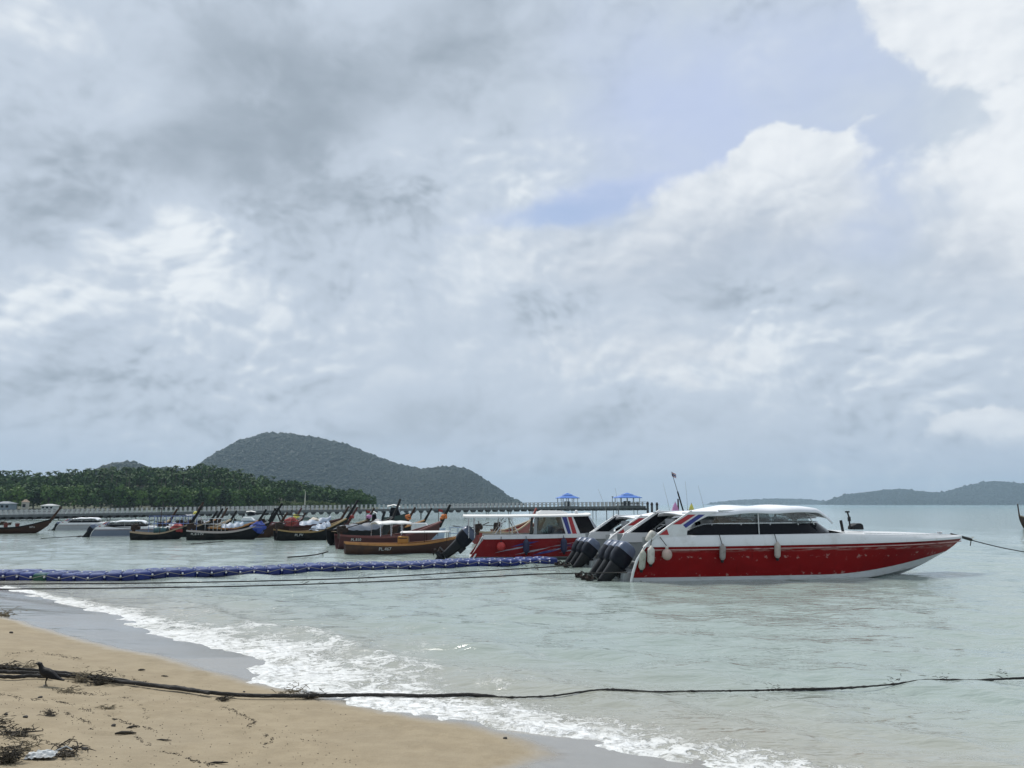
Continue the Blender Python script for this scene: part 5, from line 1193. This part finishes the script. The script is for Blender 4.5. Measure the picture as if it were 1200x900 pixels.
hut(6, 601, 330, 6, 2.6, 'low grey blue shore building behind the pier railing', pmat('grey_blue_wall', (.18, .22, .26), .8, .1, .5), pmat('grey_roof', (.14, .17, .20), .7, .1, .5))
hut(29, 600, 330, 2.2, 3.2, 'small cream tower house rising above the pier railing', pmat('cream_wall', (.34, .31, .27), .8, .1, .5), pmat('tan_roof', (.30, .22, .16), .8, .1, .5), True)
hut(58, 601, 325, 5, 1.8, 'white peaked shore hut behind the pier railing', pmat('white_wall', (.42, .42, .41), .8, .1, .5), pmat('pale_roof', (.45, .46, .46), .8, .1, .5))
p = at(357, 597, 366); e = empty('spirit_mast', (p[0], 366, .3)); tag(e, 'pale slender mast standing on the cleared headland shore', 'mast')
MB().tube([(0, 0, 0), (0, 0, 5), (.1, 0, 8.2)], [.30, .24, .10], 8).build('mast_pole', pmat('pale_mast', (.45, .42, .34), .7, .1), e); MB().lathe([(.9, 0), (.9, .5), (.6, .8)], 10).build('mast_base', conc, e)

# ================================================================== floating walkway
PTS = [gp(x, y) for x, y in ((-190, 676), (-60, 679), (0, 680.5), (60, 681), (110, 681), (160, 679.5), (230, 676), (300, 673), (400, 669.5), (500, 666.5), (600, 662.5), (655, 660))]
cum = [0]
for a, c in zip(PTS[:-1], PTS[1:]): cum.append(cum[-1] + float(np.linalg.norm(c - a)))
pon = empty('floating_walkway', (PTS[0][0], PTS[0][1], 0)); tag(pon, 'blue plastic cube floating walkway with one green cube', 'pontoon')
def cube_mesh(nm, mt):
    mb = MB(); a, h = .242, .17
    prof = [(.045, -h), (.01, -h + .04), (0, -h + .09), (0, h - .09), (.01, h - .04), (.05, h)]
    secs = []
    for ins, z in prof:
        r = a - ins; c = .075; secs.append([(r, -r + c, z), (r, r - c, z), (r - c, r, z), (-r + c, r, z), (-r, r - c, z), (-r, -r + c, z), (-r + c, -r, z), (r - c, -r, z)])
    mb.loft(secs, True, True); mb.box((0, 0, h + .004), (.30, .30, .012)); me_ = mb.mesh(nm, 35); me_.materials.append(mt); return me_
def plastic(nm, c):
    m = bpy.data.materials.new(nm); m.use_nodes = True; t = NT(m.node_tree); t.n.clear(); b = t.n.new('ShaderNodeBsdfPrincipled'); o = t.n.new('ShaderNodeOutputMaterial'); t.l.new(b.outputs[0], o.inputs[0])
    oi = t.n.new('ShaderNodeObjectInfo').outputs['Random']; co = t.coord('Object'); n = t.noise(co, 6, 5, .6); x, y, z = t.xyz(co)
    cc = t.vscale(c, t.add(t.mad(oi, .5, .75), t.mul(t.sub(n, .5), .4)))
    nx, ny, nz = t.xyz(t.geo('Normal'))
    sky_sheen = t.mul(t.smooth(nz, .5, .95), t.mad(n, .45, .05))           # pale blue sky reflection painted onto the upward faces
    cc = t.mix(sky_sheen, cc, (.20, .30, .58)); cc = t.mix(t.smooth(t.add(z, t.mul(t.sub(n, .5), .1)), -.14, -.04, .8, 0), cc, (.012, .016, .02))
    t.put(b.inputs['Base Color'], cc); t.put(b.inputs['Roughness'], t.mad(n, .3, .28)); return m
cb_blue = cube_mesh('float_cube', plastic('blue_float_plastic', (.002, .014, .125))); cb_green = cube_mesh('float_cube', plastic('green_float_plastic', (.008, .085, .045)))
pin_me = MB().lathe([(.03, 0), (.04, .02), (.03, .035), (.01, .04)], 8).mesh('joint_pin', 40); pin_me.materials.append(pmat('white_pin', (.62, .62, .60), .5, .1))
lug_me = MB().lathe([(.03, -.02), (.035, .02), (.02, .04)], 8, rot=(pi / 2, 0, 0)).mesh('joint_lug', 40); lug_me.materials.append(pmat('white_pin', (.62, .62, .60)))
tot = cum[-1]; n = int(tot / .5); lash = []
for k in range(n):
    s = (k + .5) * tot / n; i = max(j for j in range(len(cum) - 1) if cum[j] <= s); f = (s - cum[i]) / (cum[i + 1] - cum[i])
    p = PTS[i] * (1 - f) + PTS[i + 1] * f; d = PTS[min(i + 1, len(PTS) - 1)] - PTS[i]; a = math.atan2(d[1], d[0]); nv_ = np.array([-math.sin(a), math.cos(a)])
    pxm = 600 + F * p[0] / p[1]
    bob = .02 * math.sin(s * 1.1) + .012 * rng.uniform(-1, 1)
    for row in range(3):
        q = p[:2] + nv_ * (.25 + .5 * row)
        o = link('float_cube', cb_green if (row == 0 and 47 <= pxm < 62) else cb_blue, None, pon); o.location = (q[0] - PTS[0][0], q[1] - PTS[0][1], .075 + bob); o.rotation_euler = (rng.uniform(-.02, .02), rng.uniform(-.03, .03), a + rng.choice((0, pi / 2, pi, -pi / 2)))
    e0 = p[:2] - np.array([math.cos(a), math.sin(a)]) * .25
    g = e0 - nv_ * .0 - np.array(PTS[0][:2]); o = link('joint_lug', lug_me, None, pon); o.location = (g[0] - nv_[0] * .005, g[1] - nv_[1] * .005, .13 + bob); o.rotation_euler = (0, 0, a)
    g2 = e0 + nv_ * .5 - np.array(PTS[0][:2]); o = link('joint_pin', pin_me, None, pon); o.location = (g2[0], g2[1], .25 + bob)
    lash.append((g[0] - nv_[0] * .03, g[1] - nv_[1] * .03, (.19 if k % 2 else .08) + bob))
MB().tube(lash, .009, 4).build('lashing_rope', rope_p, pon)

# ================================================================== mooring lines
def polyline(pts, n=6, jit=0.0):
    out = []
    for i in range(len(pts) - 1):
        p0 = Vector(pts[max(i - 1, 0)]); p1 = Vector(pts[i]); p2 = Vector(pts[i + 1]); p3 = Vector(pts[min(i + 2, len(pts) - 1)])
        for k in range(n):
            t = k / n; v = .5 * ((2 * p1) + (p2 - p0) * t + (2 * p0 - 5 * p1 + 4 * p2 - p3) * t * t + (3 * p1 - p0 - 3 * p2 + p3) * t ** 3)
            if jit: v += Vector((rng.uniform(-jit, jit), rng.uniform(-jit, jit), rng.uniform(-jit, jit) * .5))
            out.append(v)
    out.append(Vector(pts[-1])); return out
def clump(mb, c, r, n, seed, flat=.5):
    g = random.Random(seed)
    for k in range(n):
        p = Vector(c) + Vector((g.gauss(0, r * .5), g.gauss(0, r * .5), abs(g.gauss(0, r * flat * .4))))
        a = g.uniform(0, 6.28); L = r * g.uniform(.3, .8); d = Vector((math.cos(a), math.sin(a), g.uniform(-.25, .45))) * L
        mid = p + d * .5 + Vector((g.uniform(-.2, .2), g.uniform(-.2, .2), g.uniform(0, .25))) * L
        mb.tube([p, mid, p + d], [r * .022, r * .032, r * .008], 4)
def line(name, pts, r, mt, label, weeds=(), jit=0.0, n=6, cat='rope'):
    path = polyline(pts, n, jit); o0 = path[0].copy(); e = empty(name, o0); tag(e, label, cat)
    MB().tube([p - o0 for p in path], r, 6).build('strand', mt, e, 60)
    for k, (q, s_) in enumerate(weeds):
        mb = MB(); clump(mb, Vector(q) - o0, s_, 12, k + len(label), 1.0); mb.build('weed_tuft', weed_m, e)['kind'] = 'stuff'
def wl(px, py, z): return tuple(gp(px, py, z + (.045 if z > 0 else 0)))
line('mooring_line', [wl(-60, 685, .10), wl(0, 684.5, .10), wl(150, 683.5, .08), wl(300, 681, .10), wl(430, 677, .12), wl(560, 669.5, .16), wl(640, 664.5, .2), wl(668, 662, .25)], .022, rope_m, 'dark weedy mooring line running just below the floating walkway', [(wl(300, 680, .09), .14), (wl(425, 678, .1), .22), (wl(425, 682, .02), .18), (wl(625, 668, .12), .34), (wl(632, 664, .2), .2), (wl(519, 672, .14), .14)])
line('mooring_line', [wl(-60, 691, .16), wl(0, 690.5, .16), wl(150, 689, .15), wl(300, 686.5, .15), wl(430, 682, .18), wl(560, 676.5, .25), wl(640, 672.5, .32), wl(735, 671, .38)], .020, rope_m, 'dark stern line from the red speedboat running along towards the beach', [(wl(357, 684, .16), .2), (wl(378, 684, .16), .14), (wl(653, 672, .3), .14), (wl(496, 679.5, .2), .12)])
bow = Vector(rb(13.55, 0, 1.42)); B2 = Vector(at(1138, 633, bow.y + .6)); B3 = Vector(at(1204, 647.5, bow.y + 1.0)); B4 = Vector(gp(1330, 668))
line('bow_line', [tuple(bow), tuple(bow.lerp(B2, .5)), tuple(B2), tuple(B2.lerp(B3, .5) + Vector((0, 0, -.03))), tuple(B3), (B4.x, B4.y, -.1)], .020, rope_m, 'taut dark anchor rope leading off the bow of the red speedboat')
e = empty('bow_strap', tuple(bow)); tag(e, 'thick dark strap with frayed yellow end holding the bow rope', 'strap')
MB().tube([(0, 0, .03), (B2 - bow) * .6 + Vector((0, 0, .03)), (B2 - bow) + Vector((0, 0, .02))], [.05, .055, .06], 8).build('strap_body', rope_m, e, 50); mb = MB(); clump(mb, B2 - bow, .16, 14, 4, 1); mb.build('frayed_end', pmat('frayed_yellow', (.30, .20, .07), .8, .3, 9), e); MB().tube([B2 - bow, B2 - bow + Vector((-.05, 0, -.22))], .018, 5).build('hanging_tail', rope_m, e)
line('drifting_rope', [wl(337, 653, .02), wl(352, 652, .03), wl(370, 650, .03), wl(384, 646.5, .03)], .035, rope_m, 'short dark rope drifting off the stern of the orange longtail')
for k, (a, c, y0, y1, lb) in enumerate(((48, 98, 631, 628, 'thin line trailing astern of the grey blue hulled speedboat'), (224, 262, 637.5, 634.5, 'thin line slanting into the water off the long black boat'))):
    line('trailing_line', [wl(a, y0, .01), wl((a + c) / 2, (y0 + y1) / 2, .03), wl(c, y1, .12)], .03, rope_m, lb)
# the long rope that lies on the sand and floats out to the right
rp = [tuple(sp(x, y, .045)) for x, y in ((-60, 790), (-20, 791), (20, 792), (70, 795), (110, 799), (150, 804), (200, 810), (250, 816), (290, 819), (340, 819.5), (390, 819), (430, 818.5))]
rq = []
for x, y, dz_ in ((470, 818.2, .035), (490, 818, .03), (520, 817.6, .03), (545, 817.3, .03), (570, 816.8, .02), (590, 816.5, .012), (612, 816, .004), (640, 815.3, .012), (660, 814.6, .012), (690, 813.5, .008), (715, 812.6, .012), (740, 811.8, .012), (765, 810.9, .008), (785, 810, .004), (815, 809, -.006), (845, 808.8, -.004), (862, 808.6, .008), (890, 808.4, .014), (910, 808, .016), (930, 807.6, .016), (960, 806.8, .014), (990, 805.5, .012), (1020, 803.4, .012), (1050, 801.2, .012), (1078, 799.8, .01), (1105, 798.6, .012), (1140, 796.8, .01), (1175, 795, .012), (1215, 793, .012), (1330, 788, .01)):
    q = gp(x, y, .02); zq = np.mean([wz(q[0] + u_, q[1] + v_) for u_ in (-.5, -.25, 0, .25, .5) for v_ in (-.12, 0, .12)]); rq.append((q[0], q[1], min(max(.7 * wz(q[0], q[1]) + .3 * zq, .0), .06) + max(dz_, .010)))
line('beach_rope', rp + rq, [.026] * (8 * len(rp)) + [(.024 if i_ < 36 else .012 + .007 * max(0, math.sin(i_ * .09)) + .006 * (rng.random() < .12)) for i_ in range(8 * (len(rq) - 1) + 1)], rope_m, 'long black weedy rope lying across the sand and floating out into the sea', [(rq[23], .13), (rq[25], .11), (rq[27], .13), (rq[18], .1)], .004, 8)
line('beach_rope', [tuple(sp(x, y, .05)) for x, y in ((-60, 784), (0, 787), (30, 789), (75, 793), (125, 799), (170, 806), (215, 811), (245, 817))], .022, rope_m, 'thinner black rope lying alongside the long one on the sand', (), .008, 8)
line('beach_rope', [tuple(sp(x, y, .04)) for x, y in ((-60, 796), (-10, 796), (15, 797), (40, 795.5), (60, 797))], .026, rope_m, 'short black rope end lying below the long rope near the crow', (), .01, 8)

# ================================================================== things washed up on the sand
def tangle(px, py, r, n, label, seed, flat=.5, name='seaweed_tangle', mt=None):
    p = sp(px, py, .0); e = empty(name, p); tag(e, label, 'seaweed'); mb = MB(); clump(mb, (0, 0, .01), r, int(n * 1.8), seed, flat); mb.build('strands', mt or weed_m, e)['kind'] = 'stuff'
    mb = MB(); mb.ball((0, 0, 0), r * .42, 12, (1.2, .8, .38), .7, seed); mb.build('matted_core', mt or weed_m, e, 40)
weed_t = pmat('dry_tan_weed', (.17, .14, .09), .9, .4, 16, bump=.8, bscale=50, c2=(.05, .04, .03), stain=.7, sscale=12)
for i, (px, py, r, n, lb, fl_, mt) in enumerate(((10, 894, .095, 190, 'big dark seaweed heap at the lower corner of the beach beside the plastic scrap', 1.2, None), (0, 853, .10, 50, 'dark seaweed heap higher on the sand with twigs', 1.0, None), (96, 799, .17, 46, 'tan seaweed tangle wrapped on the rope just behind the crow', .7, weed_t), (118, 801, .18, 60, 'dark seaweed tangle on the rope behind the crow', .7, None), (342, 816, .15, 44, 'tan seaweed tangle caught on the rope near the foam', .9, weed_t), (362, 818, .17, 34, 'flat dark seaweed strip lying along the rope near the foam', .3, None), (262, 820, .14, 22, 'loose weed fibres under the middle of the beach rope', .25, None), (8, 787, .17, 60, 'black weed matted over the rope bundle by the frame edge', .5, None), (35, 784, .12, 24, 'small grey weed lump beside the rope bundle and crow', .7, weed_t), (80, 811, .13, 22, 'flattened tan weed scrap below the crow', .25, weed_t), (27, 879, .13, 28, 'spiky tan weed tuft above the big dark heap', .9, weed_t), (58, 839, .10, 16, 'thin weed scrap lying midway between crow and heap', .4, None), (5, 722, .22, 26, 'brown weed lump on the upper sand by the wet strip', .6, weed_t), (75, 886, .17, 30, 'dark weed scrap beside the white plastic', .3, None), (22, 862, .16, 24, 'flat dark weed strands trailing from the higher heap', .25, None), (128, 831, .12, 14, 'thin brown weed scrap on the bare sand below the rope', .2, weed_t))):
    tangle(px, py, r, n, lb, i + 20, fl_, mt=mt)
def drift(px, py, L, rz, r, label, name='driftwood', mt=None, bend=.1):
    p = sp(px, py, r * .7); e = empty(name, p, rz); tag(e, label, 'driftwood'); mb = MB()
    mb.tube([(-L / 2, 0, 0), (-L * .2, bend * L * .5, r * .3), (L * .15, -bend * L * .3, r * .4), (L / 2, bend * L * .2, 0)], [r * .5, r, r * .9, r * .35], 7); mb.build('stick', mt or weed_m, e, 50)
    MB().tube([(L * .1, 0, r * .3), (L * .22, .18 * L, r)], [r * .4, r * .15], 5).build('side_twig', mt or weed_m, e, 50)
for px, py, L, rz, r, lb in ((147, 861, .20, .1, .018, 'flat black stick at the bend of the weed trail'), (155, 853, .12, .9, .012, 'short black twig leaning on the flat stick'), (192, 868, .15, -.1, .008, 'thin pale brown stick alone on the sand'), (166, 786, .10, .1, .014, 'dark bark chip on the sand above the rope'), (193, 793, .12, -.3, .010, 'thin dark twig on the sand between rope and wet strip'), (15, 860, .5, .25, .012, 'long dark twig across the left weed scraps'), (80, 878, .35, .2, .010, 'dark twig pointing from the plastic scrap up the trail'), (256, 895, .16, .15, .010, 'dark twig at the foot of the beach')):
    drift(px, py, L, rz, r, lb)
def pebble(px, py, r, label, seed):
    p = sp(px, py, r * .4); o = MB().ball((0, 0, 0), r, 10, (1.2, .9, .7), .4, seed).build('pebble', pmat('dark_stone', (.05, .045, .04), .8, .3, 20), None, 50); o.location = p; tag(o, label, 'stone')
for k, (px, py, r, lb) in enumerate(((47, 818, .022, 'dark pebble beside the weed trail below the crow'), (30, 841, .022, 'dark pebble above the higher weed heap'), (63, 839, .016, 'small dark pebble touching a thin weed scrap'), (133, 851, .022, 'dark pebble left of the flat black stick'.replace('left of', 'just above')), (99, 879, .024, 'dark pebble between the plastic scrap and the flat stick'), (7, 838, .018, 'small dark pebble closest to the higher weed heap'), (592, 866, .022, 'lone dark stone on the wet sand by the foam'), (286, 811, .014, 'tiny dark stone on the sand above the rope'), (13, 742, .03, 'dark stone on the upper sand below the brown weed lump'))): pebble(px, py, r, lb, k)
p = sp(48, 889, .02); e = empty('plastic_scrap', p, .3); tag(e, 'crumpled white plastic scrap beside the big seaweed heap', 'plastic')
V = []; q_ = 12
for i in range(q_):
    for j in range(q_):
        u, v = i / (q_ - 1) - .5, j / (q_ - 1) - .5; V.append((u * .22, v * .16, .01 + .075 * max(0, .5 - math.hypot(u, v)) + .055 * (float(fbm(np.array([u * 9]), np.array([v * 9]), 3, 4)[0]) - .4)))
sc = link('crumpled_film', fast_mesh('crumpled_film', np.array(V), grid_faces(q_, q_)), pmat('dirty_white_film', (.50, .52, .52), .45, .15, 9, c2=(.25, .23, .2), stain=.5, sscale=8), e); sc.modifiers.new('s', 'SOLIDIFY').thickness = .004
MB().tube([(.1, 0, .03), (.17, .05, .05), (.22, .03, .02)], .006, 5).build('film_tail', pmat('dirty_white_film', (.5, .52, .52)), e)
# wrack: trails of broken weed too fine to count
TR = [[(0, 814), (20, 817), (47, 820), (70, 822), (85, 826), (100, 832), (125, 839), (145, 846), (158, 851), (168, 852), (183, 856)], [(50, 832), (75, 833), (85, 840), (100, 845), (112, 849), (105, 856), (90, 861), (82, 868), (70, 874), (60, 880)], [(158, 862), (165, 868), (178, 876), (190, 880), (205, 884), (230, 892), (250, 897)], [(0, 845), (15, 852), (30, 862), (50, 868), (66, 874)], [(65, 883), (75, 880), (90, 876)], [(262, 828), (285, 838), (300, 846), (290, 851), (308, 860), (320, 866), (305, 878), (295, 884)], [(118, 782), (140, 790), (160, 797), (180, 803)], [(5, 768), (40, 763), (80, 770), (95, 772)], [(60, 808), (90, 812), (130, 815), (155, 820)], [(160, 822), (170, 832), (172, 842)], [(0, 775), (15, 772)]]
QP, QA, QL = [], [], []
for tr in TR:
    for a, c in zip(tr[:-1], tr[1:]):
        L = math.hypot(c[0] - a[0], c[1] - a[1])
        for k in range(int(L * 3.6)):
            f = rng.random(); gap = float(fbm(np.array([(a[0] + (c[0] - a[0]) * f) * .12]), np.array([(a[1] + (c[1] - a[1]) * f) * .22]), 3, 8)[0])
            if gap < .36: continue
            QP.append((a[0] + (c[0] - a[0]) * f + rng.gauss(0, 1.5) + 3 * math.sin(f * 9 + a[0]) * .4, a[1] + (c[1] - a[1]) * f + rng.gauss(0, .8) + math.sin(f * 11 + a[1]) * .7))
            QA.append(math.atan2(-(c[1] - a[1]) * 2, c[0] - a[0]) + rng.gauss(0, 1.1)); QL.append((rng.uniform(.004, .020), rng.uniform(.0010, .0032) * (1.8 if gap > .6 else 1), rng.uniform(.002, .007)))
for k in range(900):
    px, py = rng.uniform(0, 420), rng.uniform(745, 899)
    if py < 745 + px * .19 + 12: continue
    QP.append((px, py)); QA.append(rng.uniform(0, 6.28)); QL.append((rng.uniform(.003, .016), .0025, .006))
QP = np.array(QP); zz = np.full(len(QP), .5)
rd = np.array([ray(x, y) for x, y in QP])
for _ in range(12):
    tt = (zz - H) / rd[:, 2]; zz = .5 * zz + .5 * sand_z(tt * rd[:, 0], tt * rd[:, 1])
pos = np.stack([tt * rd[:, 0], tt * rd[:, 1], zz + .002], 1)
B8 = np.array([(-1, -1, -1), (1, -.4, -1), (1, .4, -1), (-1, 1, -1), (-.8, -.6, 1), (.7, -.3, .6), (.7, .3, .6), (-.8, .6, 1)], float); Q6 = np.array([(3, 2, 1, 0), (4, 5, 6, 7), (0, 1, 5, 4), (1, 2, 6, 5), (2, 3, 7, 6), (3, 0, 4, 7)])
FVv, FTt = [], []
for k in range(len(pos)):
    b8 = B8 * np.array([QL[k][0] / 2, QL[k][1], QL[k][2] / 2]); ca, sa = math.cos(QA[k]), math.sin(QA[k])
    FVv.append(np.stack([b8[:, 0] * ca - b8[:, 1] * sa, b8[:, 0] * sa + b8[:, 1] * ca, b8[:, 2]], 1) + pos[k]); FTt.append(Q6 + 8 * k)
tag(link('wrack_litter', fast_mesh('wrack_litter', np.concatenate(FVv), np.concatenate(FTt)), weed_m), 'trails of broken brown weed scattered over the dry sand', 'seaweed', None, 'stuff')

# ================================================================== the crow
p = sp(53, 803.5, 0); px_m = (p[1]) / F * 1.0
crow = empty('crow', p, R(180)); crow.scale = (px_m / .0104,) * 3; tag(crow, 'black crow standing on the sand beside the rope with its head up', 'bird')
feather = pmat('black_feathers', (.008, .008, .009), .5, .4, 30, bump=.5, bscale=60, spec=.2)
spine = [(-.215, .060, .008, .014), (-.185, .068, .012, .022), (-.13, .088, .024, .030), (-.07, .118, .046, .044), (-.01, .142, .056, .050), (.035, .164, .048, .043), (.058, .192, .033, .030), (.070, .218, .025, .024), (.082, .240, .025, .024), (.098, .247, .023, .020), (.112, .246, .013, .012)]
secs = []
for i, (x, z, rv, rh) in enumerate(spine):
    a0 = spine[max(0, i - 1)]; a1 = spine[min(len(spine) - 1, i + 1)]; t_ = Vector((a1[0] - a0[0], 0, a1[1] - a0[1])).normalized(); n_ = Vector((-t_.z, 0, t_.x))
    secs.append([Vector((x, 0, z)) + n_ * (rv * math.sin(a)) + Vector((0, rh * math.cos(a), 0)) for a in np.linspace(0, 2 * pi, 14, endpoint=False)])
MB().loft(secs, True, True).build('body', feather, crow, 70)
MB().loft([[(x, y * r, z + zz * r) for y, zz in ((0, 1), (.8, .2), (.5, -.8), (-.5, -.8), (-.8, .2))] for x, z, r in ((.108, .247, .011), (.130, .247, .008), (.150, .243, .0015))], True, True).build('beak', black, crow, 60)
for s in (-1, 1):
    MB().loft([[(x, s * (y + dy_), z + dz_) for dy_, dz_ in ((0, hh_), (.008, 0), (0, -hh_))] for x, y, z, hh_ in ((.03, .044, .158, .018), (-.03, .052, .138, .036), (-.09, .044, .110, .030), (-.15, .026, .085, .014), (-.195, .010, .068, .004))]).build('wing', feather, crow, 70)
    MB().ball((.096, s * .019, .251), .0042, 8).build('eye', black, crow, 60)
    lg = MB(); lx = .005 if s < 0 else -.02
    lg.tube([(lx - .01, s * .026, .105), (lx - .004, s * .026, .07), (lx + .006, s * .026, .045), (lx, s * .026, .004)], [.014, .009, .005, .0042], 6)
    for tx, ty in ((.034, 0), (.026, .018), (.026, -.018), (-.022, 0)): lg.tube([(lx, s * .026, .004), (lx + tx, s * .026 + ty, .003)], [.0042, .002], 5)
    lg.build('leg', black, crow, 60)
world.cycles.sampling_method = 'MANUAL'; world.cycles.sample_map_resolution = 512
scene.cycles.max_bounces = 6; scene.cycles.diffuse_bounces = 2; scene.cycles.glossy_bounces = 3; scene.cycles.volume_bounces = 0
